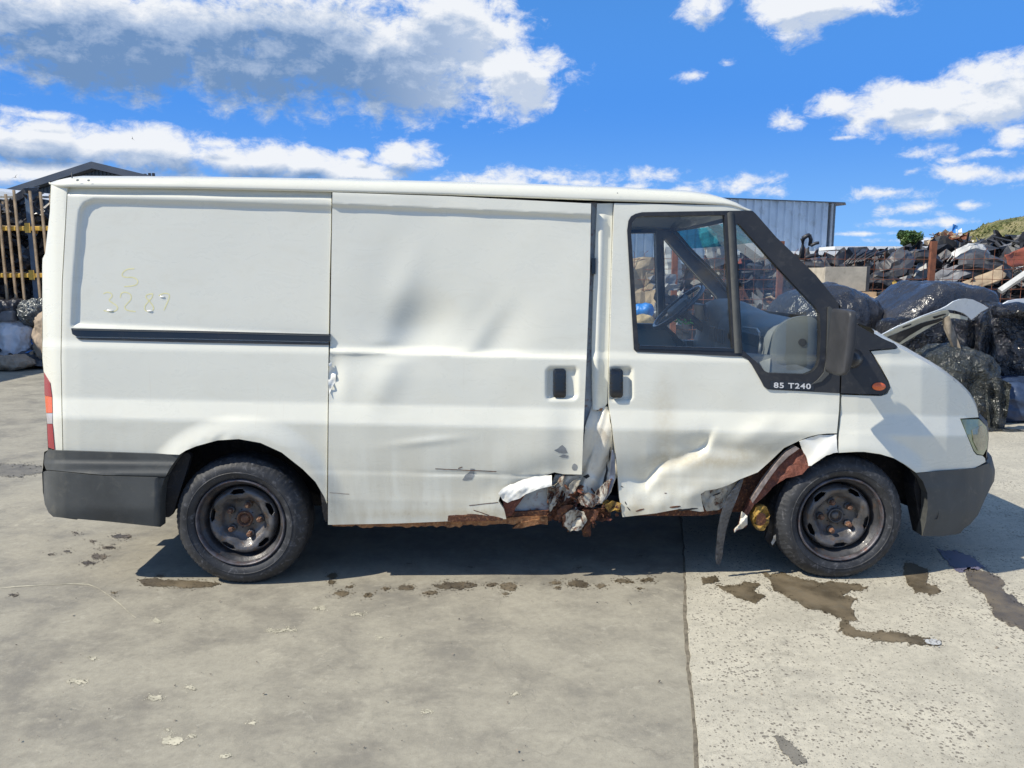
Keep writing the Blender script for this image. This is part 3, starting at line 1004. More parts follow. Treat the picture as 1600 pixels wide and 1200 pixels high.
QUARTER = [(106.5, 286), (300, 289), (518, 294), (517, 360), (515, 430), (513.5, 530), (512, 640), (510.5, 787), (507, 777), (493, 753), (473, 733), (440, 707), (407, 692), (373, 686), (340, 688), (307, 697), (290, 704), (280, 710.5),
           (190, 707), (99, 703.5), (97.5, 640), (96, 560), (98, 442), (102.5, 360)]
panel('rear_quarter_panel', QUARTER, Squarter, M['paint'], VAN, step=3.6, bstep=3.0, skirt=.03, rows=ROWS)
CORNER = [(80, 287), (105, 287), (101, 360), (96.5, 442), (94.5, 560), (96, 640), (97.5, 703.5), (85, 703), (81.5, 663), (81, 620), (78, 598), (68.5, 581), (66.5, 560), (66, 420), (66.5, 404), (70.5, 396), (78, 330)]
panel('rear_corner_panel', CORNER, Sbody, M['paint_clean'], VAN, step=4, bstep=3, skirt=.03)
LIGHT = [(68.5, 581), (78, 598), (81, 620), (81.5, 663), (85, 703), (75.5, 699), (73.5, 663), (69.5, 617)]


def lens(nm, lo, hi, mat, parent):
    p = []
    R_ = resample(LIGHT, 2)
    ok = R_[(R_[:, 1] >= lo) & (R_[:, 1] <= hi)]
    lft = sorted([q for q in ok if q[0] < 66 + (q[1] - 581) * .085 + 6.5], key=lambda q: q[1])
    rgt = sorted([q for q in ok if not q[0] < 66 + (q[1] - 581) * .085 + 6.5], key=lambda q: -q[1])
    poly = [tuple(q) for q in lft] + [tuple(q) for q in rgt]
    return panel(nm, poly, Sbody, mat, parent, step=3, off=-.004, skirt=.02)


# tail light as three stacked lenses
tl = panel('tail_light', [(69, 583), (78, 598), (81, 620), (73, 619), (69.5, 617)], Sbody, M['red_lens'], VAN, step=3, off=-.006, skirt=.03)
tl['label'] = 'red and amber tail light'
panel('lens', [(70, 618.5), (81, 620.5), (81.5, 645), (72, 645)], Sbody, M['orange_lens'], tl, step=3, off=-.006, skirt=.03)
panel('lens', [(72.2, 645.7), (81.5, 645.7), (81.7, 662), (73.7, 662)], Sbody, M['clear_lens'], tl, step=3, off=-.005, skirt=.03)
panel('lens', [(73.7, 662.7), (81.7, 662.7), (85, 702.5), (75.7, 699)], Sbody, M['red_lens'], tl, step=3, off=-.006, skirt=.03)

SLIDE = [(519.5, 300.5), (700, 306.5), (923.5, 318), (921.5, 430), (917, 548), (913, 640), (909, 741.5), (880, 741), (866, 738)] + \
        [(850, 744), (824, 752), (800, 760), (781, 776), (779, 783), (787, 795), (789, 801), (791, 811), (760, 812), (700, 814.5), (620, 818), (512.5, 820), (512.5, 780), (513.5, 640), (515, 560), (516, 540), (517.5, 430)]
door = panel('sliding_door', SLIDE, Sslide, M['paint'], VAN, step=3.0, bstep=2.4, skirt=.030, rows=ROWS + [lambda u: SD_BOT(u) + 2.0, lambda u: SD_BOT(u) + 9.2, lambda u: SD_TOP(u) - .3, lambda u: SD_TOP(u) + 7])
door['label'] = 'sliding side door buckled inwards, its lower front corner torn'

# cab door, split round the black window surround
SUR_OUT = [(980, 360), (982, 345), (986, 338), (993, 334), (1003, 331.5), (1090, 330), (1166, 329)]
SUR_LOW = [(1312, 614.5), (1200, 608.5), (1194, 604), (1190, 596), (1175, 570), (1168, 561), (1159, 557), (994, 549.5), (990.5, 546), (990, 536)]
CABD = [(959.5, 317.5), (1137, 321), (1155, 325), (1164, 329)] + SUR_OUT[::-1][1:] + SUR_LOW[::-1] + \
       [(1311, 640), (1307.5, 677), (1292, 677.5), (1278, 679), (1262, 683), (1250, 688), (1225, 700), (1203, 721), (1184, 738), (1156, 749), (1138, 758), (1120, 764), (1102, 767), (1095, 772), (1097, 786), (1100, 799),
        (1094, 799.5), (1062, 795), (1025, 802), (973, 808), (967.5, 776), (963, 716), (957, 670), (951.5, 633), (952, 570), (955.5, 440)]
cabd = panel('cab_door', CABD, Scab, M['paint'], VAN, step=3.0, bstep=2.4, skirt=.028, rows=ROWS)
cabd['label'] = 'cab door creased above the sill'
GL1 = [(986, 362), (988, 348), (994, 340), (1006, 337.5), (1132, 336), (1145, 544.5), (1000, 540), (997.5, 536)]
GL2 = [(1150, 352), (1152, 349), (1156, 351), (1212, 414), (1259, 464), (1274, 479), (1281, 490), (1282.5, 520), (1281, 561), (1278, 572), (1271, 580), (1259, 585), (1201, 583), (1194, 579), (1187, 570), (1160, 546.5)]
SPLIT = [(1311.5, 614.5), (1312.5, 586), (1313, 540), (1311, 480)]
SURR = SUR_OUT + [(1176, 329.5), (1181, 334), (1212.5, 370), (1275, 430), (1309, 472)] + SPLIT[::-1] + SUR_LOW[1:]
sur = panel('window_surround', SURR, Sbase, M['black_plastic'], cabd, holes=[GL1, GL2], step=5, bstep=2.5, off=-.008, skirt=.035)
panel('window_glass', GL1, Sbase, M['glass'], cabd, step=9, off=.012, skirt=0)
panel('quarter_glass', GL2, Sbase, M['glass'], cabd, step=9, off=.012, skirt=0)
# upright bar, seals
panel('window_seal', [(1133, 336), (1136, 335), (1147.5, 545), (1145, 545)], Sbase, M['trim_gloss'], cabd, step=6, off=-.002, skirt=.01)
panel('pillar_bar', [(1136.5, 333), (1141, 330.5), (1146, 332), (1159.5, 552), (1148, 552)], lambda u, v: Sbase(u, v) - .010 * np.sin(np.clip((u - 1136 - (v - 333) * .054) / 11, 0, 1) * np.pi), M['bumper'], cabd, step=3, off=-.009, skirt=.02)
panel('window_sill', [(999, 541), (1146, 545.5), (1147, 549), (998, 545)], Sbase, M['trim_gloss'], cabd, step=6, off=-.011, skirt=.012)
ftrim = panel('fender_trim', [(1313, 478), (1318, 484), (1342, 509), (1366, 523), (1397, 536.5), (1402, 541), (1399, 543.5), (1384, 544.8), (1358, 547), (1366, 560), (1375, 575), (1387, 597), (1389.5, 606), (1384.5, 613.5), (1376, 616.5), (1314, 614.5), (1315, 586)],
              Sbase, M['black_plastic'], VAN, step=4, bstep=2.5, off=-.007, skirt=.03)
panel('side_repeater', ell(1373.5, 604, 10.5, 6.3, 20), lambda u, v: Sbase(u, v) - .010 * (1 - ((u - 1373.5) / 11) ** 2 - ((v - 604) / 7) ** 2), M['orange_lens'], ftrim, step=2, off=-.010, skirt=.02)
panel('badge_plate', [(1204, 595), (1272, 597.5), (1271.5, 610), (1203, 607.5)], Sbase, M['trim_gloss'], cabd, step=5, off=-.0105, skirt=.004)
tc = bpy.data.curves.new('lettering', 'FONT'); tc.body = '85 T240'; tc.size = 0.036; tc.offset = 0.0008; tc.extrude = 0.0012; tc.space_character = 1.12
tob = bpy.data.objects.new('tmp_text', tc); COL.objects.link(tob)
dg = bpy.context.evaluated_depsgraph_get(); dg.update()
tme = bpy.data.meshes.new_from_object(tob.evaluated_get(dg)); bpy.data.objects.remove(tob)
tme.name = 'lettering'
co = np.empty(len(tme.vertices) * 3); tme.vertices.foreach_get('co', co); co = co.reshape(-1, 3)
x0, x1 = co[:, 0].min(), co[:, 0].max(); y0, y1 = co[:, 1].min(), co[:, 1].max()
nu = 1209 + (co[:, 0] - x0) / (x1 - x0) * 58; base_v = 606 + (nu - 1209) * .036 - (co[:, 1] - y0) / (y1 - y0) * 8.6
W = U(nu, base_v, Sbase(nu, base_v) - .0125 - co[:, 2])
tme.vertices.foreach_set('co', W.ravel()); tme.update()
link('lettering', tme, M['letter'], cabd)


# door handles
def handle(cu, parent, tilt=0.0):
    def S(u, v):
        a = np.clip(1 - ((u - cu) / 10.8) ** 6, 0, 1) * np.clip(1 - ((v - 599) / 23.5) ** 8, 0, 1)
        return Sbody(u, v) - .012 - .012 * a
    o = panel('door_handle', rrect(cu, 599, 10, 22.5, 5), S, M['trim_gloss'], parent, step=2, bstep=1.5, skirt=.018)
    return o


handle(874.5, door); handle(963.5, cabd)

# front fender
ARCHF = [(1310, 707.5), (1337, 706), (1350, 706), (1375, 709.5), (1397, 716), (1416, 727), (1431, 738)]
FEND = [(1315, 617), (1376, 619), (1386, 616), (1391.5, 606), (1389, 596), (1377, 574), (1368, 559), (1361, 549), (1384, 547), (1400, 545.5), (1404, 542.5), (1420, 551), (1442.5, 564), (1460, 574), (1476, 584), (1488, 593), (1499, 602), (1509, 611), (1517, 620), (1522, 629), (1526, 638), (1529, 652),
        (1500, 654), (1509, 676), (1521, 705), (1526, 711), (1535, 712), (1539, 716), (1540, 722), (1523, 731), (1431.5, 738.5)] + ARCHF[::-1][1:] + [(1311, 678), (1314, 640)]
panel('front_fender', FEND, Sfender, M['paint_clean'], VAN, step=3.2, bstep=2.4, skirt=.03, rows=ROWS)
hl = panel('headlight', [(1502, 655.5), (1530, 655), (1536, 661), (1541.5, 667), (1544, 684), (1542.5, 700), (1536.5, 711), (1527, 709.5), (1522, 704), (1510, 676)], Sbase, M['headlight'], VAN, step=3, off=-.004, skirt=.03)
panel('indicator_lens', [(1519, 672), (1534, 664), (1540, 672), (1541, 690), (1538, 703), (1528, 704), (1521, 690)], Sbase, simple('amber_bulb_glass', (0.24, 0.22, 0.12), 0.15, var=.4, scale=20, coat=.8), hl, step=3, off=-.009, skirt=.01)

# bumpers
def Sbump(u, v):
    return Sbase(u, v) * 1.0 - .014 - .010 * ss(735, 765, v) + .02 * ss(790, 845, v) + .0008 * wob(u, v, 50, 2)


FB = [(1431.5, 739.5), (1470, 736), (1523, 732), (1545, 723.5), (1549, 732), (1550.5, 745), (1550, 757), (1546, 766), (1540, 778), (1528, 805), (1516, 819), (1506, 826), (1501, 833), (1494, 835), (1470, 838), (1441, 837.5), (1447, 815), (1449.5, 795), (1449, 770), (1442, 752)]
fb = panel('front_bumper', FB, Sbump, M['bumper'], VAN, step=4, bstep=3, skirt=.06)


def Srb1(u, v):
    y = Sbase(u, v) - .030 - .004 * wob(u, v, 300, 1)
    t_ = v - (722 + .012 * (u - 70))
    return y + .012 * ss(2, -3, t_) - .010 * np.exp(-((v - 741) / 4) ** 2)


rb = panel('rear_bumper', [(69, 711), (75, 703.5), (150, 706), (281, 710.5), (268, 728), (258, 745), (160, 742), (72, 734), (69, 726)], Srb1, M['bumper'], VAN, step=3, bstep=3, skirt=.05)
panel('bumper_skirt', [(65.5, 738), (72, 736), (160, 743.5), (257.5, 746.5), (253, 760), (250.5, 790), (250.5, 823.5), (170, 815), (83, 807.5), (76, 801), (70, 788), (67, 768)],
      lambda u, v: Sbase(u, np.minimum(v, 745)) - .038 + .03 * ss(790, 830, v) + .05 * ss(75, 62, u) + .03 * ss(245, 253, u), M['bumper'], rb, step=4, bstep=3, skirt=.06)

# ---------------------------------------------------------------- roof, lofted across the van
RB = [(77, 288.5), (84, 291), (95, 292.5), (112, 292.8), (300, 295), (519, 300), (700, 305), (800, 308.5), (960, 314.5), (1080, 318), (1137, 321), (1156, 326), (1166, 330), (1174, 332)]
RT = [(77, 285), (84, 281.5), (92, 278.5), (112, 276.5), (300, 277.5), (519, 281), (700, 285.5), (800, 288), (960, 293.5), (1080, 299.5), (1120, 305), (1150, 314.5), (1166, 323.5), (1179, 331)]
us = [77, 79, 82, 87, 95, 112] + list(range(135, 1060, 25)) + [1060, 1080, 1100, 1115, 1130, 1142, 1152, 1160, 1166, 1170, 1174]
vs = []; fs = []
NP = None
for u in us:
    vb = np.interp(u, [q[0] for q in RB], [q[1] for q in RB]); vt = np.interp(u, [q[0] for q in RT], [q[1] for q in RT])
    e = float(ss(95, 77, u)) * .10
    yb = .104 + e * .6
    b0 = U1(u, vb, yb); t0 = U1(u, vt, yb + .055)
    X = b0.x; zb = b0.z; zt = max(t0.z, zb + .004)
    prof = [(yb + .030, zb + .004), (yb + .006, zb), (yb - .002, zb + .004), (yb - .003, zb + .012), (yb + .003, zb + (zt - zb) * .45), (yb + .018, zb + (zt - zb) * .8), (yb + .055, zt), (yb + .11, zt + .012), (.40, zt + .028), (.68, zt + .038), (YM / 2, zt + .042)]
    full = prof + [(YM - a, z) for a, z in prof[::-1][1:]]
    NP = len(full)
    vs += [(X, a, z) for a, z in full]
for i in range(len(us) - 1):
    for k in range(NP - 1):
        fs.append((i * NP + k, (i + 1) * NP + k, (i + 1) * NP + k + 1, i * NP + k + 1))
fs.append(tuple(range(NP)))
fs.append(tuple((len(us) - 1) * NP + k for k in range(NP - 1, -1, -1)))
roof = mk('roof', vs, fs, M['paint_clean'], VAN, True)
ROOFZ = [v for v in vs]
# stub of an aerial and two chips on the roof edge
p = U1(112.5, 276, .13)
MB().tube([p + Vector((0, 0, -.03)), p + Vector((0, 0, .018))], .0028, 8).build('aerial_stub', M['bumper'], roof, True)
for cu, cv, a in ((121, 281.5, 2.6), (138.5, 282, 2.2), (965, 301.5, 1.2)):
    pts = jag(ell(cu, cv, a, a * .7, 10), .8, 1, cu)
    yy = .112
    P = [U1(q[0], q[1], yy - .014) for q in pts]
    mk('paint_chip', P, [tuple(range(len(P)))], M['scuff'], roof)

# black rail of the sliding door
for (pl) in ([(86, 296), (118, 296), (112, 500), (112, 698), (86, 698)], [(505, 305), (530, 305), (526, 500), (522, 640), (522, 812), (512, 812), (503, 760), (500, 640)], [(918, 320), (962, 320), (960, 600), (956, 640), (912, 650), (908, 560)]):
    panel('dark_gap_backing', pl, lambda u, v: Sbase(u, v) + .075, M['liner'], VAN, step=14, bstep=10, skirt=.05)  # dark backing added behind the panel gaps so nothing bright shows through


def Srail(u, v):
    return Sbody(u, v) - .006


rail = panel('door_rail', [(111, 513), (300, 517), (516, 522.5), (514.5, 534), (300, 529), (120, 526), (113, 522)], Srail, M['trim_gloss'], VAN, step=4, bstep=3, off=-.004, skirt=.022)
panel('rail_lip', [(118, 527.5), (300, 530.5), (514, 535.5), (514, 539), (300, 535), (125, 530.5)], Srail, M['black_plastic'], rail, step=4, off=-.001, skirt=.012)
panel('rail_groove', [(114, 514.2), (300, 518.2), (515, 523.8), (515, 525.2), (300, 519.8), (114, 515.8)], Srail, M['bumper'], rail, step=4, off=-.0065, skirt=.004)

# pillar between the doors: straight top, crushed foot
def Spil(u, v):
    c = 941 - (v - 320) * .033
    return Sbody(u, v) + .022 - .016 * np.exp(-(((u - c) / 7) ** 2)) * ss(330, 345, v) + .01 * ss(540, 640, v)


pil = panel('door_pillar', [(933, 318), (957.5, 317.5), (954, 440), (950.5, 570), (949, 630), (941, 641), (926, 640), (925, 600), (924.5, 540), (927, 450)], Spil, M['paint'], VAN, step=2.5, skirt=.03)
panel('inner_jamb', [(922, 316), (934, 316), (928, 450), (925.5, 560), (927, 640), (915, 700), (905, 742), (905, 690), (914, 560)], lambda u, v: Sbody(u, v) + .045 + .002 * wob(u, v, 8, 2), M['inner_panel'], VAN, step=4, skirt=.02)
MB().box((0, 0, 0), (.018, .022, .075)).build('door_latch', M['trim_gloss'], VAN, loc=None).location = U1(924.5, 428, .088) - Vector((0.04, .96, 0)) + Vector((.04, .96, 0))


def Scr(u, v):
    y = Sbody(u, v) + .040 + .03 * ss(640, 760, v)
    w = (u - 940) + (v - 640) * .28
    y = y - .030 * np.abs(np.sin(w / 11.0 + .4 * np.sin(v / 23))) * ss(630, 660, v)
    y = y - .016 * np.exp(-((w - 4) / 5) ** 2)
    y = y + .007 * wob(u, v, 8, 3) * ss(690, 760, v)
    return y + .003 * wob(u, v, 4, 9) * ss(720, 770, v)


cr = panel('crushed_pillar_foot', jag([(926, 632), (934, 642), (946, 636), (950, 636), (956, 676), (962, 716), (964, 742), (955, 768), (944, 786), (925, 790), (905, 786), (892, 792), (874, 800), (858, 800), (861, 782), (868, 766), (872, 745), (908, 742), (911, 700), (914, 668)], 1.2, 2.4, 2), Scr, M['crumple'], VAN, step=2.2, bstep=2.2, skirt=.02)
panel('torn_seal', smooth_poly([(957, 700), (960, 716), (962, 742), (955, 765), (944, 784), (932, 789), (935, 783), (946, 768), (953, 748), (955, 722)], 1), lambda u, v: Sbody(u, v) + .004 + .002 * wob(u, v, 6, 4), M['blue_seal'], cr, step=2, skirt=.02)


def Srag(k, o):
    def S(u, v):
        return Sbody(u, v) + o + .009 * wob(u, v, 6, k) + .005 * wob(u, v, 2.6, k * 2.2) * (1 + .6 * np.sin(u * .31 + v * .17))
    return S


panel('rust_mass', jag([(855, 804), (860, 796), (872, 784), (884, 772), (894, 760), (901, 758), (904, 762), (909, 757), (913, 760), (908, 768), (900, 776), (893, 786), (900, 794), (886, 803), (878, 815), (868, 812)], 3.4, 1.5, 5), Srag(2.1, .022), M['rust'], cr, step=2, skirt=.02)
panel('rust_mass', jag([(903, 800), (914, 793), (928, 794), (932, 806), (926, 814), (922, 826), (921, 837), (912, 838), (909, 836), (914, 822), (905, 812)], 3.0, 1.5, 6), Srag(1.3, .010), M['rust'], cr, step=2, skirt=.02)
panel('rust_mass', jag(ell(940, 805, 15, 10), 1.5, 2, 7), lambda u, v: Sbody(u, v) + .03 + .03 * np.exp(-((u - 942) / 9) ** 2 - ((v - 804) / 6) ** 2), M['rust'], cr, step=2, skirt=.03)
panel('rust_mass', jag([(940, 780), (950, 782), (962, 790), (967, 800), (955, 797), (944, 792)], 2, 2, 8), Srag(3.3, .03), M['yellow_foam'], cr, step=2, skirt=.02)
panel('torn_filler', jag([(876, 798), (888, 792), (900, 793), (908, 802), (915, 818), (911, 829), (897, 829), (884, 826), (880, 812)], 2.4, 2, 9), Srag(4.1, .012), M['rusty_paint'], cr, step=2, skirt=.02)
for i, (pl) in enumerate([[(911, 745), (919, 741), (922, 744), (916, 748)], [(944, 772), (941, 760), (944, 747), (947, 734), (948, 722), (949.5, 735), (947, 750), (945, 762)], [(951, 722), (952.5, 705), (954, 698), (954, 712)], [(924, 762), (931, 770), (929, 771), (923, 765)], [(868, 792), (878, 766), (881, 768), (873, 792)], [(884, 786), (892, 764), (894, 767), (889, 788)]]):
    panel('rust_patch', jag(pl, .7, 1, i), Scr, M['rust'] if i > 2 else M['under'], cr, step=2.2, off=-.004, skirt=.003)


def shards(name, mat, region, count, size, seed, dep):
    rr = random.Random(seed); mb = MB()
    for _ in range(count):
        for _t in range(40):
            u, v = rr.uniform(850, 970), rr.uniform(738, 838)
            if inpoly(np.array([[u, v]]), region)[0]: break
        y = float(Sbody(np.array([u]), np.array([v]))[0]) + dep + rr.uniform(-.02, .03)
        p = U1(u, v, y)
        n = rr.randint(4, 6); rot = Matrix.Rotation(rr.uniform(-1.0, 1.0), 3, 'X') @ Matrix.Rotation(rr.uniform(-1.0, 1.0), 3, 'Z') @ Matrix.Rotation(rr.uniform(0, 6.28), 3, 'Y')
        el_ = rr.uniform(1, 2.6)
        pts = []
        for k in range(n):
            a = 2 * math.pi * k / n + rr.uniform(-.4, .4); q = size * rr.uniform(.35, 1.0)
            pts.append(p + rot @ Vector((q * math.cos(a) * el_, rr.uniform(-.25, .25) * q, q * math.sin(a))))
        c = sum(pts, Vector()) / n + rot @ Vector((0, rr.uniform(-.5, .5) * size, 0))
        mb.add([c] + pts, [(0, 1 + k, 1 + (k + 1) % n) for k in range(n)])
    o = mb.build(name, mat, cr); o['kind'] = 'stuff'
    return o


REG_A = [(858, 790), (880, 765), (900, 755), (916, 760), (905, 785), (930, 790), (965, 790), (965, 812), (930, 818), (922, 836), (910, 836), (885, 828), (872, 812), (858, 808)]
shards('rust_shards', M['rust'], REG_A, 60, .016, 1, .012)
shards('rust_shards', M['rust_red'], REG_A, 16, .014, 2, .008)


def flap(pts, mat, dep, seed, name='folded_flap'):
    # torn strip of sheet metal, curled along its length
    def S(u, v):
        w = (u - pts[0][0]) * .8 + (v - pts[0][1]) * .5
        return Sbody(u, v) + dep - .014 * np.abs(np.sin(w / 8. + seed)) + .003 * wob(u, v, 5, seed)
    return panel(name, jag(pts, 2.0, 1.5, seed), S, mat, cr, step=2, skirt=.006)


flap([(868, 772), (873, 746), (882, 742), (878, 762), (868, 790), (860, 800), (858, 790)], M['rusty_paint'], .012, 1)
flap([(884, 762), (900, 748), (909, 745), (902, 762), (890, 776), (880, 786)], M['flaked_paint'], .016, 2)
flap([(902, 780), (918, 770), (934, 774), (940, 784), (926, 792), (908, 790)], M['rusty_paint'], .002, 3)
flap([(880, 806), (894, 796), (912, 800), (918, 812), (908, 828), (890, 830), (880, 820)], M['rusty_paint'], -.004, 4)
flap([(912, 800), (926, 795), (936, 800), (930, 812), (918, 818)], M['rust'], -.004, 5)
flap([(930, 770), (948, 752), (956, 748), (950, 770), (940, 786), (928, 788)], M['rusty_paint'], .010, 6)
flap([(870, 798), (884, 788), (896, 790), (886, 802), (874, 812)], M['rust'], -.002, 7)
flap([(944, 790), (958, 782), (970, 786), (968, 796), (952, 800)], M['yellow_foam'], .01, 8)

# torn corner of the sliding door
panel('inner_sill_panel', [(822, 772), (862, 755), (868, 742), (880, 742), (872, 760), (860, 790), (856, 801), (800, 801), (806, 790)], lambda u, v: Sbody(u, v) + .05 + .003 * wob(u, v, 9, 4), M['inner_panel'], VAN, step=3, skirt=.02)
panel('rust_fold', jag([(786, 782), (800, 779), (822, 769), (816, 780), (806, 793), (800, 806), (790, 808), (787, 797)], 1.0, 2, 3), lambda u, v: Sbody(u, v) + .018 + .002 * wob(u, v, 5, 4), M['rust_red'], VAN, step=2.5, skirt=.03)
panel('folded_sheet', jag([(778.5, 771), (785, 764), (797, 757), (803, 756), (817, 749.5), (835, 745), (862, 742.5), (862.5, 759), (850, 762), (833, 767.5), (822, 772), (812, 779), (800, 782), (793, 786), (786, 782)], .7, 2.4, 4),
      lambda u, v: Sbody(u, v) - .058 + .055 * ss(770 - (u - 800) * .2, 745 - (u - 800) * .05, v) * .9 + .004 * wob(u, v, 9, 2) + .0022 * wob(u, v, 3.3, 5) * np.sin(u * .13 + v * .21), M['filler'], door, step=2, bstep=2, skirt=.004)
panel('rust_edge', jag([(856, 762), (868, 758), (879, 742), (874, 760), (866, 778), (858, 794), (855, 785)], .8, 2, 6), Srag(2, .02), M['rusty_paint'], VAN, step=2, skirt=.02)

# sill with its rusted edge
def Ssill(u, v): return Sbase(u, v) + .030 + .003 * wob(u, v, 9, 2)


sill = panel('sill', [(513, 806), (700, 803), (860, 798), (862, 814), (700, 821), (600, 823), (513, 820)], Ssill, M['rust'], VAN, step=4, skirt=.12)
rp = random.Random(5)
low = [(u, 821 + (2.5 if 560 < u < 720 else 0) + rp.uniform(-1.5, 2.2) - (u - 520) * .006) for u in range(520, 858, 6)]
panel('rusty_edge', [(856, 806), (700, 813), (520, 819)] + low, lambda u, v: Ssill(u, v) - .006, M['rust_orange'], sill, step=3, skirt=.03)
panel('rusty_edge', jag([(800, 826), (812, 817), (830, 813), (855, 810), (856, 818), (840, 820), (826, 823), (812, 826)], 1.2, 2, 2), lambda u, v: Ssill(u, v) - .014, M['rust_orange'], sill, step=3, skirt=.02)
panel('rusty_edge', jag([(700, 806), (735, 803), (770, 807), (785, 810), (786, 813), (700, 815)], 1.2, 2, 12), Sslide, M['rust'], door, step=3, off=-.002, skirt=.002)
sill2 = panel('sill', [(962, 786), (1000, 792), (1130, 786), (1150, 765), (1158, 780), (1140, 800), (1100, 806), (1000, 806), (968, 800)], lambda u, v: Sbase(u, v) + .05 + .004 * wob(u, v, 8, 2), M['rust'], VAN, step=4, skirt=.12)
# scraped-through paint, scratches
for i, (pl, a) in enumerate([([(722, 750), (727, 742), (734, 737), (735, 732), (742, 733), (741, 742), (737, 749), (730, 751)], 1.0), ([(866, 704), (872, 700), (878, 695), (884, 700), (887, 708), (880, 709), (874, 708)], .9),
                             ([(873, 713), (880, 710), (888, 712), (886, 716), (878, 715)], .6), (ell(898, 730, 4.5, 5.5, 12), .7)]):
    panel('paint_scuff', jag(pl, a, 1.4, i), Sslide, M['scuff'], door, step=2.5, off=-.0012, skirt=.001)
for i, (u0, v0, u1, v1, w) in enumerate([(680, 732.5, 775, 737, .55), (733, 790, 778, 785, .5), (515, 770, 545, 772, .3), (546, 760, 545, 792, .25), (740, 797, 764, 805, .6), (519, 770, 518, 800, .4), (716, 732, 722, 730, .8)]):
    panel('scratch', jag([(u0, v0 - w), (u1, v1 - w), (u1 + 1, v1), (u1, v1 + w), (u0, v0 + w)], .35, 3, i), Sslide, M['rust'], door, step=4, off=-.0012, skirt=.0)
for i, (cu, cv, a, b, ro) in enumerate([(1000, 797, 7, 1.2, -.3), (978, 786, 3, .8, 1.1), (982, 795, 4, .9, .9), (1055, 792, 9, 1.6, -.1), (1075, 796, 16, 1.4, -.1), (972, 760, 2.2, .6, .4), (1040, 771, 2, .6, 0), (1120, 772, 7, 1.2, -.4)]):
    panel('rust_patch', jag(ell(cu, cv, a, b, 12, ro), .7, 1.2, i + 40), Scab, M['under'] if i % 3 else M['rust'], cabd, step=2.2, off=-.0015, skirt=.001)
panel('rust_patch', jag(ell(940, 640, 4, 2.2), .8, 1, 77), Spil, M['rust_orange'], pil, step=2, off=-.004, skirt=.004)
for cu, cv, s_ in ((190, 485, 1), (253, 463, .8), (233, 485, .8)):   # small dings beside the marker digits
    pass
# little peeled white flake at the rear edge of the sliding door
panel('bent_edge', jag([(514, 568), (518, 566), (521, 577), (525, 582), (524, 596), (518, 608), (514, 617), (513, 600)], .7, 2, 21), lambda u, v: Sslide(u, v) - .006 + .008 * wob(u, v, 5, 3), M['filler'], door, step=2, skirt=.004)

# door bottom corner, folded
panel('bent_corner', jag([(1094, 771), (1102, 767), (1120, 763), (1137, 757), (1154, 750), (1150, 764), (1142, 775), (1133, 790), (1124, 797), (1104, 799), (1099, 790)], 1.0, 2.2, 8),
      lambda u, v: Sbody(u, v) + .022 + .012 * np.abs(np.sin((u + v * .6) / 9.)) + .003 * wob(u, v, 4, 3), M['flaked_paint'], cabd, step=2.2, skirt=.02)

# ---------------------------------------------------------------- torn front arch, liner, hanging rubber strip
arch = panel('torn_arch_skin', jag([(1249, 690), (1262, 684.5), (1280, 680), (1307, 679), (1309, 707), (1300, 709), (1291, 712), (1278, 720), (1268, 728), (1264, 728), (1261, 716), (1254, 703)], 1.0, 2.2, 3),
             lambda u, v: Sbody(u, v) - .004 + .022 * ss(690, 725, v) * ss(1300, 1255, u) + .003 * wob(u, v, 9, 2), M['filler'], VAN, step=2.4, skirt=.006)
panel('rusted_arch', jag([(1247, 700), (1259, 705), (1263, 716), (1265, 729), (1253, 741), (1240, 745), (1228, 747), (1209, 760), (1194, 776), (1177, 790), (1167, 808), (1168, 822), (1160, 826), (1148, 831), (1156, 822), (1159, 807), (1175, 779), (1194, 750), (1212, 729), (1231, 710)], .9, 2.4, 4),
      lambda u, v: Sbody(u, v) + .03 - .016 * np.sin(np.clip(((u - 1175) + (v - 779)) / 60, -2, 2)) + .004 * wob(u, v, 7, 3), M['rust_red'], arch, step=2.4, skirt=.03)
panel('arch_rib', [(1243, 697), (1249, 701), (1232, 713), (1216, 729), (1199, 752), (1183, 776), (1176, 786), (1174, 781), (1192, 751), (1211, 726), (1228, 707)], lambda u, v: Sbody(u, v) + .008, simple('bare_grey_rib', (.32, .27, .25), .35, var=.35, scale=30, metal=.3), arch, step=2.4, skirt=.03)
panel('rust_tip', jag([(1160, 800), (1168, 806), (1168, 820), (1161, 825), (1151, 828), (1148, 832), (1149, 826), (1156, 820)], .9, 1.6, 14), Srag(5, .004), M['crumple'], arch, step=2, skirt=.01)
panel('foam_lump', jag(ell(1189, 809, 13.5, 20, 26, .1), 2.4, 2, 15), Srag(1.7, .03), M['yellow_foam'], arch, step=2.2, skirt=.04)
panel('foam_hollow', jag(ell(1189, 812, 7, 10, 20, .5), 2.2, 2, 16), lambda u, v: Sbody(u, v) + .008, M['rust'], arch, step=2.2, skirt=.004)
panel('torn_liner', jag([(1196, 842), (1203, 812), (1209, 780), (1216, 757), (1245, 748), (1262, 733), (1276, 726), (1262, 745), (1240, 770), (1222, 800), (1216, 834), (1209, 855), (1204, 852)], 1.2, 2.4, 5), lambda u, v: Sbase(u, v) + .10 + .01 * wob(u, v, 12, 3), M['liner'], VAN, step=3, skirt=.02)
panel('torn_flap', jag([(1209, 838), (1216, 833), (1220, 836), (1213, 843), (1207, 852), (1205, 848)], .8, 1.5, 6), Srag(3, .06), M['filler'], VAN, step=2, skirt=.004)
panel('inner_footwell', [(1128, 760), (1160, 747), (1192, 733), (1206, 722), (1222, 712), (1205, 745), (1180, 785), (1165, 800), (1140, 800), (1125, 800)], lambda u, v: Sbase(u, v) + .09 + .006 * wob(u, v, 12, 1), M['rust'], VAN, step=4, skirt=.02)
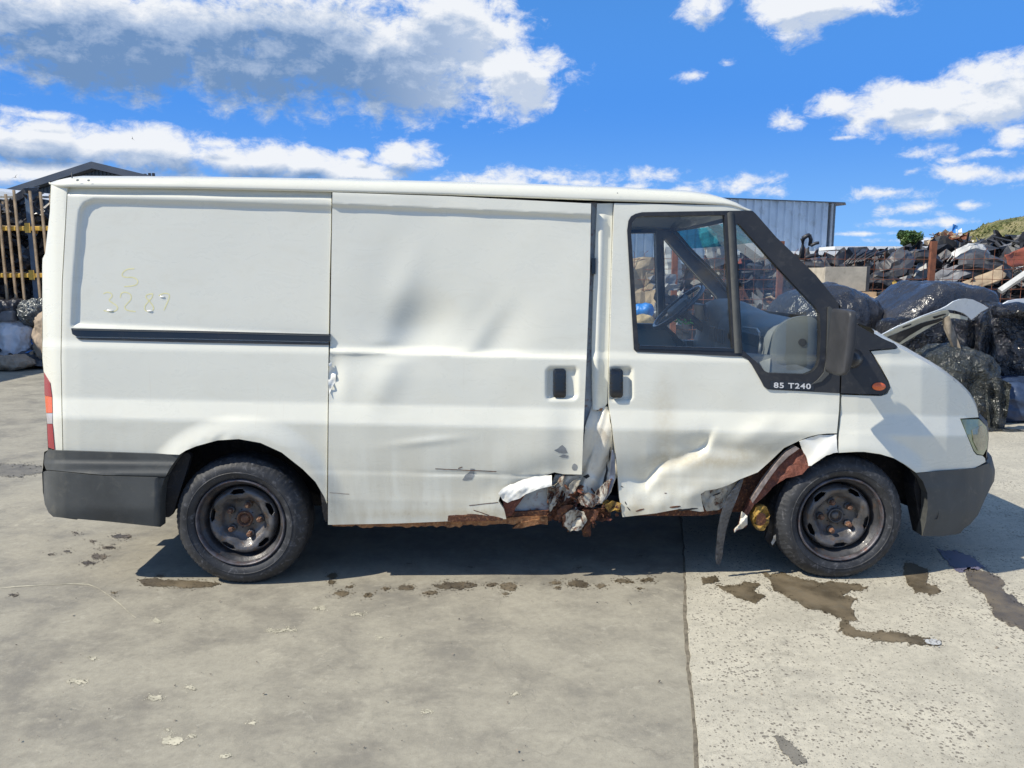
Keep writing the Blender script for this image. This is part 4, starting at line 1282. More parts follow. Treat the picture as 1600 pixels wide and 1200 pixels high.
strip = panel('rubber_strip', smooth_poly([(1156, 750), (1163, 745), (1157, 765), (1147, 790), (1139, 812), (1132, 840), (1127, 882), (1118, 881.5), (1120, 850), (1124, 815), (1133, 785), (1146, 764)], 1), lambda u, v: Sbody(u, v) + .0 + .006 * np.abs(np.sin((u + (v - 800) * .3) * .9)), M['strip'], VAN, step=2.2, skirt=.012)

# ---------------------------------------------------------------- marker writing on the quarter panel
def stroke(pts, w=1.3):
    p = [np.array(q, float) for q in pts]
    for _ in range(2):
        q = [p[0]]
        for a, b in zip(p[:-1], p[1:]): q += [a * .75 + b * .25, a * .25 + b * .75]
        q.append(p[-1]); p = q
    p = np.array(p); d = np.gradient(p, axis=0); d /= np.maximum(1e-6, np.hypot(d[:, 0], d[:, 1]))[:, None]
    n = np.column_stack([-d[:, 1], d[:, 0]]) * w / 2
    L = p + n; Rr = p - n
    A = U(L[:, 0], L[:, 1], Squarter(L[:, 0], L[:, 1]) - .0005); B = U(Rr[:, 0], Rr[:, 1], Squarter(Rr[:, 0], Rr[:, 1]) - .0005)
    vs = [tuple(x) for x in A] + [tuple(x) for x in B]; k = len(A)
    return vs, [(i, i + 1, k + i + 1, k + i) for i in range(k - 1)]


def zz(L): return [(140 + a / 10, 400 + b / 10) for a, b in L]


for st in [zz([(700, 200), (600, 200), (520, 250), (500, 310), (560, 335), (680, 330), (760, 380), (740, 450), (660, 470), (540, 478)]),
           zz([(215, 590), (280, 560), (350, 590), (350, 640), (290, 690), (370, 740), (440, 790), (430, 850), (330, 880), (220, 850)]),
           zz([(480, 650), (490, 580), (560, 560), (650, 600), (650, 680), (580, 750), (540, 800), (570, 850), (720, 870)]),
           zz([(980, 590), (900, 600), (870, 640), (920, 690), (980, 760), (1010, 830), (940, 880), (860, 850), (860, 780), (930, 700), (980, 640), (985, 585)]),
           zz([(1080, 620), (1150, 580), (1240, 590), (1250, 640), (1210, 740), (1160, 850)])]:
    MB().add(*stroke(st, 1.7)).build('marker_digit' if st[0][1] > 440 else 'marker_letter', M['chalk'], VAN)
for cu, cv, a in ((172, 485.5, 6), (234, 486, 5), (253.5, 464, 4.5)):
    panel('paint_blister', ell(cu, cv, a, 1.5, 14), lambda u, v: Squarter(u, v) - .0045 * np.clip(1 - ((u - cu) / a) ** 2 - ((v - cv) / 1.6) ** 2, 0, 1), M['filler'], VAN, step=.9, bstep=.8, off=-.0006, skirt=0)

# ---------------------------------------------------------------- far side, nose, tail, glass, interior
FAR = [(70, 290), (107, 292), (519, 300), (800, 308), (1080, 318), (1137, 321), (1164, 328), (1181, 334), (1212.5, 370), (1275, 430), (1342, 509), (1366, 523), (1402, 541), (1442, 564), (1476, 584), (1499, 602), (1517, 620), (1529, 652), (1541, 668), (1543, 700), (1540, 722), (1431, 738)] + \
      [(1416, 727), (1397, 716), (1375, 709), (1350, 706), (1310, 707), (1262, 728), (1235, 760), (1222, 800), (513, 820), (510, 787), (493, 753), (473, 733), (440, 707), (373, 686), (307, 697), (280, 710), (78, 703), (66, 560), (66, 420), (72, 380)]
fs_ = panel('far_side_panel', FAR, Sbase, M['paint_clean'], VAN, holes=[GL1, GL2], step=24, bstep=12, skirt=.03, mirror=True)
panel('far_window_frame', SURR, Sbase, M['lining_dark'], VAN, holes=[GL1, GL2], step=24, bstep=8, skirt=.05, mirror=True, off=.006)
panel('far_window_frame', SURR, Sbase, M['black_plastic'], VAN, holes=[GL1, GL2], step=24, bstep=8, skirt=.012, mirror=True, off=-.012)
panel('window_glass', GL1, Sbase, M['glass_far'], VAN, step=30, bstep=12, skirt=0, mirror=True)
panel('quarter_glass', GL2, Sbase, M['glass_far'], VAN, step=30, bstep=12, skirt=0, mirror=True)
panel('front_bumper', FB, Sbump, M['bumper'], VAN, step=12, bstep=8, skirt=.06, mirror=True)
panel('rear_bumper', [(66, 712), (75, 703), (281, 710), (257, 746), (250, 823), (83, 807), (67, 770)], Sbase, M['bumper'], VAN, step=12, bstep=8, skirt=.06, mirror=True, off=-.03)


def bridge(name, pts, bow, mat, crown=0.0, S=Sbase, off=0.0, n=16, parent=None, bowdir=1, taper=None):
    """surface across the van between a near-side edge and its mirror"""
    vs = []; fs = []
    for (u, v) in pts:
        y = float(S(np.array([u]), np.array([v]))[0]) + off
        p = U1(u, v, y)
        for k in range(n + 1):
            s = k / n
            q = 1 - (2 * s - 1) ** 2
            q2 = 1 - abs(2 * s - 1) ** 3
            vs.append((p.x + bowdir * bow * q2, y + (YM - 2 * y) * s, p.z + crown * q))
    for i in range(len(pts) - 1):
        for k in range(n):
            a = i * (n + 1) + k
            fs.append((a, a + n + 1, a + n + 2, a + 1) if bowdir > 0 else (a, a + 1, a + n + 2, a + n + 1))
    return mk(name, vs, fs, mat, parent or VAN, True)


bridge('bonnet', [(1366, 521), (1402, 542), (1420, 551), (1442.5, 564), (1460, 574), (1476, 584), (1488, 593), (1499, 602), (1509, 611), (1517, 620), (1522, 629), (1526, 638), (1529, 652)], .16, M['paint_clean'], .02, off=.002)
bridge('grille', [(1529, 652), (1541.5, 667), (1543, 690), (1540, 722)], .18, M['black_plastic'], 0, off=.01)
bridge('bumper_front_face', [(1540, 722), (1546, 724), (1550, 745), (1549, 758), (1540, 778), (1528, 805), (1506, 826), (1470, 836)], .2, M['bumper'], 0, S=Sbump, off=.006)
WS = [(1178, 331), (1187, 342), (1212.5, 371), (1243, 400), (1275, 431), (1309, 473), (1342, 510), (1366, 523)]
ws = bridge('windscreen', WS[1:-1], .10, M['glass_far'], 0, off=.006)
bridge('tint_band', WS[0:3], .10, M['tint'], 0, off=.004, parent=ws)
bridge('scuttle', WS[-2:], .10, M['black_plastic'], .0, off=.0)
bridge('windscreen_header', [(1160, 326), (1174, 333)], .07, M['lining_dark'], 0, off=.03)
bridge('rear_door', [(79, 287), (78, 330), (70.5, 396), (66, 410), (66, 560), (70, 600), (75, 703)], .02, M['paint_clean'], 0, off=0, bowdir=-1)
bridge('bumper_rear_face', [(69, 706), (66, 740), (67, 770), (83, 807), (120, 812)], .03, M['bumper'], 0, off=-.02, bowdir=-1)

# A-pillar backs (inside faces), near and far, closing the frame between side and screen
for side in (0, 1):
    vs = []; fs = []
    for (u, v) in WS:
        for (ou, ov, dy) in ((0, 0, .0), (-11, 6, .05), (-14, 8, .0)):
            y = float(Sbase(np.array([u]), np.array([v]))[0]) + .012
            p = U1(u + ou * .6, v + ov * .6, y)
            Y = p.y + dy
            vs.append((p.x, Y if side == 0 else YM - Y, p.z))
    for i in range(len(WS) - 1):
        for k in range(2):
            a = i * 3 + k
            fs.append((a, a + 1, a + 4, a + 3))
    mk('windscreen_pillar', vs, fs, M['lining_dark'], VAN, False)

# floor, chassis, engine block, bulkhead
xr, xf = -2.2, 2.25
MB().box((xr, .42, .36), (1.0, 1.5, .44)).build('load_floor', M['under'], VAN)
MB().box((-.85, .085, .36), (.78, .418, .42)).build('side_floor', M['under'], VAN)
MB().box((-.85, 1.502, .36), (.78, 1.84, .42)).build('side_floor', M['under'], VAN)
MB().box((1.0, .42, .30), (2.15, 1.5, .80)).build('engine_bay', M['under'], VAN)
MB().box((-2.2, .45, .26), (2.1, .55, .358)).build('chassis_rail', M['under'], VAN)
MB().box((-2.2, 1.37, .26), (2.1, 1.47, .358)).build('chassis_rail', M['under'], VAN)
MB().box((-.6, .6, .22), (.4, 1.3, .34)).build('fuel_tank', M['under'], VAN)
MB().tube([(-1.3, .1, .32), (-1.3, 1.82, .32)], .045, 10).build('rear_axle', M['under'], VAN, True)
MB().tube([(1.6, .1, .32), (1.6, 1.82, .32)], .04, 10).build('front_axle', M['under'], VAN, True)
MB().box((.40, .14, .42), (.43, 1.78, 1.86)).build('bulkhead', M['lining_dark'], VAN)
MB().box((-2.12, .16, .44), (-2.08, 1.76, 1.80)).build('rear_door_lining', M['lining_dark'], VAN)
# cab floor and seat base
MB().box((.43, .12, .52), (1.35, 1.8, .56)).build('cab_floor', M['dash_dark'], VAN)
sb = MB().box((.55, 1.18, .56), (1.0, 1.66, .86)).build('seat_base', M['dash_dark'], VAN); bevel(sb, .03, 3)
cons = MB().box((.95, .75, .56), (1.35, 1.05, .98)).build('centre_console', M['dash'], VAN); bevel(cons, .04, 3)
MB().tube([(1.12, .90, .95), (1.08, .90, 1.12)], [.018, .012], 8).build('gear_lever', M['dash_dark'], cons, True)
# headliner
vs = []; fs = []
hx = [.40, .6, .8, .95, 1.06, 1.15]
for x in hx:
    dz = -.02 - .06 * max(0, (x - 1.0) / .42) ** 2
    for k in range(9):
        s = k / 8
        vs.append((x, .17 + (YM - .34) * s, 1.885 + dz + .035 * (1 - (2 * s - 1) ** 2) - .03 * abs(2 * s - 1) ** 4))
for i in range(len(hx) - 1):
    for k in range(8):
        a = i * 9 + k
        fs.append((a, a + 9, a + 10, a + 1))
mk('headliner', vs, fs, M['lining'], VAN, True)
# dashboard: moulded section swept across
sec = [(1.50, .70), (1.42, .78), (1.40, .92), (1.34, .97), (1.33, 1.06), (1.36, 1.10), (1.34, 1.20), (1.38, 1.265), (1.46, 1.29), (1.60, 1.285), (1.76, 1.25), (1.86, 1.20)]
Y0, Y1, n = .13, 1.79, 26
vs = []; fs = []
for k in range(n + 1):
    Y = Y0 + (Y1 - Y0) * k / n
    hood = math.exp(-((Y - 1.36) / .17) ** 4)
    mid = math.exp(-((Y - .92) / .17) ** 4)
    bowl = math.exp(-((Y - .50) / .20) ** 4)
    for j, (x, z) in enumerate(sec):
        dx = -.05 * hood - .05 * mid * (j < 7); dz = .075 * hood * (5 < j < 10) - .02 * bowl * (j in (7, 8)) + .02 * mid * (5 < j < 9)
        endr = max(0, 1 - min(k, n - k) / 2) * .04
        vs.append((x + dx + endr * .6, Y, z + dz - (endr if j > 5 else 0)))
m_ = len(sec)
for k in range(n):
    for j in range(m_ - 1):
        a = k * m_ + j
        fs.append((a, a + 1, a + m_ + 1, a + m_))
fs.append(tuple(range(m_)))
dash = mk('dashboard', vs, fs, M['dash'], VAN, True)
dash.modifiers.new('sub', 'SUBSURF').render_levels = 1
# instrument cluster opening, centre vents, glove box opening, near end cap with round vent
q = MB().box((-.012, -.13, -.05), (.012, .13, .06), Matrix.Translation((1.295, 1.36, 1.27)) @ Matrix.Rotation(R(-12), 4, 'Y')).build('instrument_cluster', M['dash_dark'], dash); bevel(q, .01)
for yy in (.83, 1.0):
    q = MB().box((-.008, -.065, -.045), (.008, .065, .045), Matrix.Translation((1.277, yy, 1.16))).build('air_vent', M['dash_dark'], dash); bevel(q, .012, 3)
q = MB().box((-.008, -.13, -.06), (.008, .13, .05), Matrix.Translation((1.286, .92, 1.03))).build('radio_panel', M['dash_dark'], dash); bevel(q, .01)
q = MB().box((-.006, -.16, -.035), (.006, .16, .035), Matrix.Translation((1.342, .47, 1.17))).build('glove_shelf', M['dash_dark'], dash); bevel(q, .01)
pts = [(1.34 + .0, .62, 1.225), (1.33, .36, 1.235), (1.325, .30, 1.22), (1.325, .285, 1.16), (1.33, .31, 1.10)]
MB().tube(pts, .006, 6).build('grab_trim', M['letter'], dash, True)
# near door lining: light grey pod with a round vent, seen through the quarter glass
def Spod(u, v):
    a = np.clip(1 - ((u - 1240) / 42) ** 4, 0, 1) * np.clip(1 - ((v - 540) / 48) ** 4, 0, 1)
    return Sbase(u, v) + .085 - .035 * a


pod = panel('door_pod', smooth_poly([(1204, 545), (1212, 515), (1232, 498), (1262, 492), (1279, 500), (1284, 530), (1281, 566), (1266, 586), (1200, 586), (1200, 560)], 2), Spod, M['dash_light'], cabd, step=4, skirt=.03)
panel('round_vent', ell(1254, 535, 6.5, 6, 18), lambda u, v: Spod(u, v), M['dash_dark'], pod, step=2, off=-.004, skirt=.004)
panel('door_lining', [(992, 546), (1146, 551), (1205, 555), (1300, 590), (1300, 640), (1000, 640)], lambda u, v: Sbase(u, v) + .055, M['dash'], cabd, step=12, bstep=8, skirt=.03)
panel('cloth_panel', [(1186, 566), (1204, 560), (1202, 584), (1195, 580)], lambda u, v: Sbase(u, v) + .05, M['lining'], cabd, step=6, skirt=.02)
# steering wheel
sw = bpy.data.objects.new('steering_wheel', None); COL.objects.link(sw); sw.parent = VAN; sw.matrix_parent_inverse = PINV['delivery_van']
cw = U1(1060, 480, 1.36)
sw.location = cw; sw.rotation_euler = (0, R(-42), 0)
rings = [(.195 * math.cos(a), .195 * math.sin(a), 0) for a in [2 * math.pi * k / 40 for k in range(41)]]
MB().tube(rings, .0155, 10, False).build('wheel_rim', M['wheel_grip'], sw, True)
hb = MB()
for a in (0, 2.2, -2.2):
    hb.tube([(0, 0, -.03), (.12 * math.cos(a + math.pi), .12 * math.sin(a + math.pi), -.01), (.195 * math.cos(a + math.pi), .195 * math.sin(a + math.pi), 0)], [.03, .02, .012], 8)
hb.build('spoke', M['dash'], sw, True)
q = MB().box((-.075, -.085, -.03), (.075, .085, .022)).build('wheel_hub', M['dash'], sw); bevel(q, .03, 4)
MB().tube([tuple(cw + Vector((0, 0, -.02))), tuple(cw + Vector((.26, 0, -.20)))], .03, 10).build('steering_column', M['dash_dark'], VAN, True)
# small green ornament hanging in the cab
g = MB(); r5 = random.Random(9); c0 = U1(1068, 502, 1.0)
for i in range(26):
    a = r5.uniform(-.05, .05); z = r5.uniform(-.02, .02) * (1 - abs(a) * 8)
    p = c0 + Vector((a, r5.uniform(-.02, .02), z)); d = Vector((r5.uniform(-.02, .02), 0, r5.uniform(-.008, .008)))
    g.add([p - d, p + Vector((0, .004, .004)), p + d, p - Vector((0, .004, .004))], [(0, 1, 2, 3)])
orn = g.build('leaf_ornament', M['green_plant']); tag(orn, 'small bright green leafy ornament lying inside the van cab', 'ornament')

# wing mirror, near side
mir = bpy.data.objects.new('wing_mirror', None); COL.objects.link(mir); mir.parent = VAN; mir.matrix_parent_inverse = PINV['delivery_van']
MO = [(1311, 486), (1316, 483), (1336, 483.5), (1340, 491), (1339, 515), (1337, 535), (1333, 550), (1325, 569), (1319, 578), (1310, 584), (1297, 585), (1295.5, 580), (1298, 566), (1303, 540), (1306, 512)]
YC = -.20
mo = resample(MO, 3.5)
cu, cv = mo.mean(0)
lay = [(.70, -.095), (.88, -.085), (.97, -.06), (1.0, -.02), (1.0, .05), (.97, .085), (.86, .10)]
vs = []; fs = []; k = len(mo)
for s, dy in lay:
    q = np.column_stack([cu - 3 + (mo[:, 0] - cu) * s * .50 - (mo[:, 1] - cv) * .03, cv + (mo[:, 1] - cv) * (1 - (1 - s) * .45)])
    P = U(q[:, 0], q[:, 1], np.full(k, YC))
    P[:, 1] += dy
    vs += [tuple(x) for x in P]
for i in range(len(lay) - 1):
    for j in range(k):
        j2 = (j + 1) % k
        fs.append((i * k + j, i * k + j2, (i + 1) * k + j2, (i + 1) * k + j))
fs.append(tuple(range(k - 1, -1, -1))); fs.append(tuple((len(lay) - 1) * k + j for j in range(k)))
mh = mk('mirror_housing', vs, fs, M['mirror'], None, True); mh.parent = mir; mh.matrix_parent_inverse = Matrix()
a_, b_ = U1(1326, 560, -.10), U1(1332, 560, .06)
ma = MB().tube([a_, (a_ + b_) / 2 + Vector((.01, 0, -.01)), b_], [.035, .038, .05], 12).build('mirror_arm', M['black_plastic'], None, True); ma.parent = mir
panel('mirror_triangle', [(1294, 480), (1297, 479), (1308, 489), (1306, 512), (1300, 548), (1295, 585), (1284, 596), (1268, 601), (1278, 594), (1288, 582), (1292, 560)], lambda u, v: Sbase(u, v) - .012, M['bumper'], cabd, step=3, off=-.004, skirt=.02)

# ---------------------------------------------------------------- wheels
def lathe(prof, n=72, a0=0.0):
    """prof: (radius, depth) -> verts around the y axis; depth grows away from the viewer"""
    vs = []; fs = []
    m = len(prof)
    for k in range(n):
        a = a0 + 2 * math.pi * k / n
        for r, y in prof: vs.append((r * math.cos(a), y, r * math.sin(a)))
    for k in range(n):
        k2 = (k + 1) % n
        for j in range(m - 1):
            fs.append((k * m + j, k * m + j + 1, k2 * m + j + 1, k2 * m + j))
    return vs, fs


def rounded_slot_disc(n=180, nslots=5, a_off=0.0):
    prof = [(.212, .010), (.208, .002), (.203, .006), (.199, .026), (.186, .034), (.180, .052), (.176, .066)]
    disc = [(.170, .070), (.166, .056), (.160, .042), (.155, .036), (.150, .033), (.145, .032), (.140, .0325), (.135, .034), (.130, .036), (.122, .040), (.113, .046), (.105, .055), (.098, .068), (.088, .076), (.070, .078), (.050, .078), (.040, .074), (.034, .066), (.030, .068)]
    return prof, disc


def make_wheel(name, X, Z, y_face, seed, turn):
    w = bpy.data.objects.new(name, None); COL.objects.link(w); w.parent = VAN; w.matrix_parent_inverse = PINV['delivery_van']
    w.location = (X, y_face, Z); w.rotation_euler = (0, turn, 0)
    # tyre: bulged sidewall, shoulder, tread with grooves, slight flat at the contact is left to the ground
    tp = [(.212, .030), (.216, .012), (.224, .002), (.236, -.006), (.252, -.010), (.268, -.010), (.282, -.005), (.293, .004), (.301, .012), (.308, .019), (.315, .030), (.320, .046), (.3215, .062), (.3225, .10), (.3215, .14), (.320, .156), (.312, .176), (.296, .192), (.26, .205), (.212, .19)]
    NT_ = 216
    vs, fs = lathe(tp, NT_)
    m = len(tp)
    for k in range(NT_):
        for j in range(7, 17):
            r, y = tp[j]
            cut = 0.0
            if j <= 12 and (k % 3 == 0): cut = .0022 if j >= 9 else .0012
            if j in (12, 14): cut = max(cut, .004)
            if 13 <= j <= 14 and ((k + j * 2) % 6 == 0): cut = .003
            if cut:
                a = 2 * math.pi * k / NT_
                vs[k * m + j] = ((r - cut) * math.cos(a), y + (.002 if j < 11 else 0), (r - cut) * math.sin(a))
    tyre = mk('tyre', vs, fs, M['rubber'], w, True)
    # raised ring and worn patches on the sidewall
    rp_, _ = rounded_slot_disc()
    vs, fs = lathe([(.2485, -.0095), (.250, -.0128), (.2525, -.0128), (.2545, -.0098)], 96)
    mk('sidewall_ring', vs, fs, M['rubber'], w, True)
    vs, fs = lathe([(.2165, .013), (.2145, .003), (.2105, -.002), (.2065, .0), (.2035, .006), (.201, .020)], 96)
    mk('rim_flange', vs, fs, M['rim_edge'], w, True)
    vs, fs = lathe([(.201, .020), (.198, .028), (.187, .034), (.181, .050), (.177, .066), (.172, .085), (.160, .09)], 96)
    mk('rim', vs, fs, M['rim'], w, True)
    # pressed disc with five slots
    prof, disc = rounded_slot_disc()
    n = 150; vs = []; fs = []
    rs = [d[0] for d in disc]
    m = len(disc)
    for k in range(n):
        a = 2 * math.pi * k / n
        pr = math.cos(5 * (a - .0))
        for (r, y) in disc:
            yy = y
            if .120 < r < .165: yy -= .004 * pr
            if .088 < r < .125: yy += .006 * pr
            vs.append((r * math.cos(a), yy, r * math.sin(a)))
    for k in range(n):
        k2 = (k + 1) % n
        a = 2 * math.pi * (k + .5) / n
        off = (a * 5 / (2 * math.pi)) % 1.0
        for j in range(m - 1):
            rm = (rs[j] + rs[j + 1]) / 2
            half = .185 - .06 * abs((rm - .1475) / .0105) ** 2
            if .137 < rm < .158 and abs(off - .5) < half: continue
            fs.append((k * m + j, k * m + j + 1, k2 * m + j + 1, k2 * m + j))
    d = mk('wheel_disc', vs, fs, M['rim_disc'], w, True)
    so = d.modifiers.new('thick', 'SOLIDIFY'); so.thickness = .004; so.offset = 1
    # backing (brake drum) dark
    vs, fs = lathe([(.178, .12), (.10, .12), (.0, .12)], 32)
    mk('brake_drum', vs, fs, M['under'], w)
    # bosses and nuts
    for i in range(5):
        a = 2 * math.pi * (i + .18) / 5
        cx, cz = .077 * math.cos(a), .077 * math.sin(a)
        b = MB()
        b.tube([(cx, .078, cz), (cx, .066, cz), (cx, .062, cz)], [.020, .018, .012], 14)
        b.build('nut_boss', M['rim_disc'], w, True)
        b = MB(); b.tube([(cx, .066, cz), (cx, .044, cz), (cx, .038, cz)], [.0150, .0138, .009], 6)
        b.build('wheel_nut', M['nut'], w)
    vs, fs = lathe([(.040, .074), (.037, .062), (.033, .060), (.030, .066), (.028, .080), (.022, .078), (.020, .068), (.010, .064), (.0, .064)], 36)
    mk('hub', vs, fs, M['rim_disc'] if seed == 2 else M['nut'], w, True)
    b = MB()
    for i in range(5):
        a = 2 * math.pi * (i + .68) / 5
        b.tube([(.047 * math.cos(a), .079, .047 * math.sin(a)), (.047 * math.cos(a), .0735, .047 * math.sin(a))], .0032, 8)
    b.build('hub_hole', M['under'], w); w.children[-1]['kind'] = 'stuff'
    return w


hr = U1(383, 820.5, .055); hf = U1(1309, 815, .045)
wr = make_wheel('wheel', hr.x, .316, -.015, 1, R(12)); wr.scale = (1.015, 1, 1.015)
make_wheel('wheel', hf.x, .315, .006, 2, R(47))


def far_wheel(X):
    w = bpy.data.objects.new('wheel', None); COL.objects.link(w); w.parent = VAN; w.matrix_parent_inverse = PINV['delivery_van']
    w.location = (X, YM - .02, .315); w.rotation_euler = (0, 0, math.pi)
    vs, fs = lathe([(.0, .06), (.10, .06), (.13, .03), (.17, .05), (.20, .0), (.212, .0), (.25, -.01), (.29, .0), (.32, .05), (.32, .15), (.29, .19), (.2, .2)], 48)
    mk('tyre', vs, fs, M['rubber'], w, True)


far_wheel(hr.x); far_wheel(hf.x)

# wheel-arch liners: half drums, closed at the back
for (A, x0) in ((AR, hr.x), (AF, hf.x)):
    Rr = .435 if A is AR else .415
    cx = U1(A[0], A[1], .05).x
    vs = []; fs = []; n = 26
    for k in range(n + 1):
        a = math.pi * (-.10 + 1.20 * k / n)
        r = Rr + .008 * noise.noise(Vector((k * .7, A[0], 0)))
        x, z = cx + r * math.cos(a), max(.30, .33 + r * math.sin(a))
        vs += [(x, .055, z), (x, .20, z + .0), (x, .40, z - .02)]
    for k in range(n):
        a = k * 3
        fs += [(a, a + 1, a + 4, a + 3), (a + 1, a + 2, a + 5, a + 4)]
    vs.append((cx, .40, .5)); c = len(vs) - 1
    for k in range(n): fs.append((k * 3 + 2, c, (k + 1) * 3 + 2))
    mk('wheel_arch_liner', vs, fs, M['liner'], VAN, True)
    vs2 = [(x, YM - y, z) for x, y, z in vs]
    mk('wheel_arch_liner', vs2, [tuple(reversed(f)) for f in fs], M['liner'], VAN, True)
panel('mud_flap', smooth_poly([(251, 742), (275, 712), (300, 705), (292, 735), (279, 775), (270, 803), (262, 810), (250, 803)], 1), lambda u, v: Sbase(u, v) + .055, M['liner'], VAN, step=5, skirt=.03)
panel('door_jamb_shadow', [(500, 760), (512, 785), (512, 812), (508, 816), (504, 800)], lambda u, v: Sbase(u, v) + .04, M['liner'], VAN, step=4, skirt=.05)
panel('bumper_inner', [(1431, 740), (1449, 765), (1450, 800), (1442, 838), (1434, 800), (1428, 760)], lambda u, v: Sbase(u, v) + .06, M['liner'], VAN, step=5, skirt=.10)

# ================================================================== the yard behind
M['wrap'] = wrap_mat('black_film', (0.012, 0.013, 0.017), 0.12, 1.0, 7, 0.06)
M['wrap2'] = wrap_mat('black_film_fine', (0.026, 0.027, 0.033), 0.30, 0.55, 10, 0.03)
M['wrap_grey'] = wrap_mat('dusty_dark_film', (0.030, 0.034, 0.032), 0.20, 1.0, 8, 0.05)
M['clad_dark'] = simple('dark_cladding', (0.075, 0.10, 0.125), 0.5, var=0.12, scale=1.5)
M['clad_band'] = simple('roof_edge_grey', (0.085, 0.10, 0.125), 0.45, var=0.1, scale=1)
M['clad_lite'] = simple('galvanised_cladding', (0.46, 0.55, 0.64), 0.42, var=0.10, scale=1.2, metal=0.15, dirt=((0.25, 0.27, 0.28), 0.4))
M['white_roof'] = simple('white_sheet_metal', (0.72, 0.74, 0.75), 0.5, var=0.06, scale=0.7)
M['wood'] = simple('weathered_wood', (0.50, 0.36, 0.22), 0.8, var=0.3, scale=6, bump=0.2, bscale=70)
M['wood_pale'] = simple('pale_board', (0.46, 0.42, 0.34), 0.8, var=0.15, scale=5, bump=0.3, bscale=50, dirt=((0.26, 0.23, 0.18), 0.5))
M['yellow'] = simple('yellow_beam_paint', (0.80, 0.50, 0.09), 0.5, var=0.12, scale=7, dirt=((0.30, 0.18, 0.07), 0.4))
M['steel_blue'] = simple('blue_grey_steel', (0.10, 0.15, 0.22), 0.45, var=0.25, scale=6)
M['rust_post'] = simple('rusty_post', (0.20, 0.075, 0.04), 0.8, var=0.3, scale=12, bump=0.3)
M['scrap_black'] = simple('scrap_black_plastic', (0.028, 0.029, 0.034), 0.42, var=0.5, scale=2.5, bump=0.3, bscale=14, dirt=((0.12, 0.115, 0.10), 0.7))
M['scrap_dark'] = simple('scrap_dark_grey', (0.065, 0.067, 0.075), 0.5, var=0.4, scale=2.5, bump=0.3, bscale=14, dirt=((0.17, 0.16, 0.14), 0.6))
M['scrap_grey'] = simple('scrap_grey', (0.17, 0.175, 0.19), 0.45, var=0.3, scale=4, bump=0.3, bscale=20, dirt=((0.30, 0.28, 0.24), 0.5))
M['scrap_lite'] = simple('scrap_pale', (0.50, 0.50, 0.48), 0.4, var=0.2, scale=4, bump=0.2, bscale=20)
M['scrap_tan'] = simple('scrap_cardboard', (0.40, 0.31, 0.21), 0.85, var=0.25, scale=5, bump=0.3, bscale=20)
M['scrap_red'] = simple('faded_red_plastic', (0.30, 0.085, 0.05), 0.5, var=0.15, scale=4)
M['blue'] = simple('blue_plastic', (0.03, 0.20, 0.58), 0.4, var=0.15, scale=5, bump=0.3)
M['sand'] = simple('tan_debris_soil', (0.46, 0.35, 0.20), 0.9, var=0.35, scale=5, bump=1.0, bscale=14, dirt=((0.22, 0.15, 0.08), 0.6))
M['sack_white'] = simple('grey_white_sack', (0.60, 0.62, 0.66), 0.6, var=0.1, scale=5, bump=0.5, bscale=9)
M['sack_tan'] = simple('tan_sack', (0.34, 0.27, 0.20), 0.8, var=0.15, scale=5, bump=0.5, bscale=9)
M['navy'] = simple('navy_bag', (0.03, 0.05, 0.10), 0.4, var=0.3, scale=8, bump=0.6, bscale=14)
M['foil'] = wrap_mat('silver_foil', (0.16, 0.17, 0.17), 0.22, 1.0, 12, 0.05)
M['foil'].node_tree.nodes['Principled BSDF'].inputs['Metallic'].default_value = 0.5
M['leaf'] = simple('tree_leaf', (0.050, 0.105, 0.028), 0.6, var=0.45, scale=0.9)
M['leaf2'] = simple('tree_leaf_light', (0.085, 0.15, 0.04), 0.6, var=0.35, scale=0.9)
M['bark'] = simple('bark', (0.10, 0.08, 0.06), 0.9, var=0.3, scale=3)
M['hood_white'] = simple('car_hood_white', (0.70, 0.74, 0.76), 0.32, var=0.05, scale=6, coat=0.3)
M['hood_under'] = simple('hood_underside', (0.50, 0.49, 0.40), 0.55, var=0.12, scale=9, bump=0.2, bscale=30)


def Yat(u, v, z):
    """distance plane on which the sight line through (u, v) reaches height z"""
    d = FWD + RGT * (u - 800) / F - UPV * (v - 600) / F
    return CAM[1] + d[1] * (z - CAM[2]) / d[2]


# ---- ribbed walls
def rib_profile(w, h=.06):
    return [(0, 0), (w * .12, 0), (w * .2, -h), (w * .34, -h), (w * .42, 0), (w, 0)]


def ribbed_wall(parent, p0, p1, z0, z1a, z1b, pitch, mat, name='wall_panel', joined=False, zfun=None):
    d = Vector((p1[0] - p0[0], p1[1] - p0[1], 0)); L = d.length; d.normalize()
    nrm = Vector((d.y, -d.x, 0))
    k = int(L / pitch)
    mb = MB(); me = None
    for i in range(k):
        prof = rib_profile(pitch * .995)
        vs = []
        for (a, b) in prof:
            s = i * pitch + a
            q = Vector((p0[0], p0[1], 0)) + d * s - nrm * b * 1.0
            zt = zfun(s / L) if zfun else z1a + (z1b - z1a) * s / L
            vs += [(q.x, q.y, z0), (q.x, q.y, zt)]
        fs = [(2 * j, 2 * j + 2, 2 * j + 3, 2 * j + 1) for j in range(len(prof) - 1)]
        if joined: mb.add(vs, fs)
        elif me is None:
            base = Vector((p0[0], p0[1], 0)) + d * (i * pitch)
            vs = [(x - base.x, y - base.y, z) for x, y, z in vs]
            me = bpy.data.meshes.new(name); me.from_pydata(vs, [], fs); me.update(); me.materials.append(mat)
            o = link(name, me, None, parent, base)
        else:
            o = link(name, me, None, parent, Vector((p0[0], p0[1], 0)) + d * (i * pitch))
    if joined: mb.build(name, mat, parent)


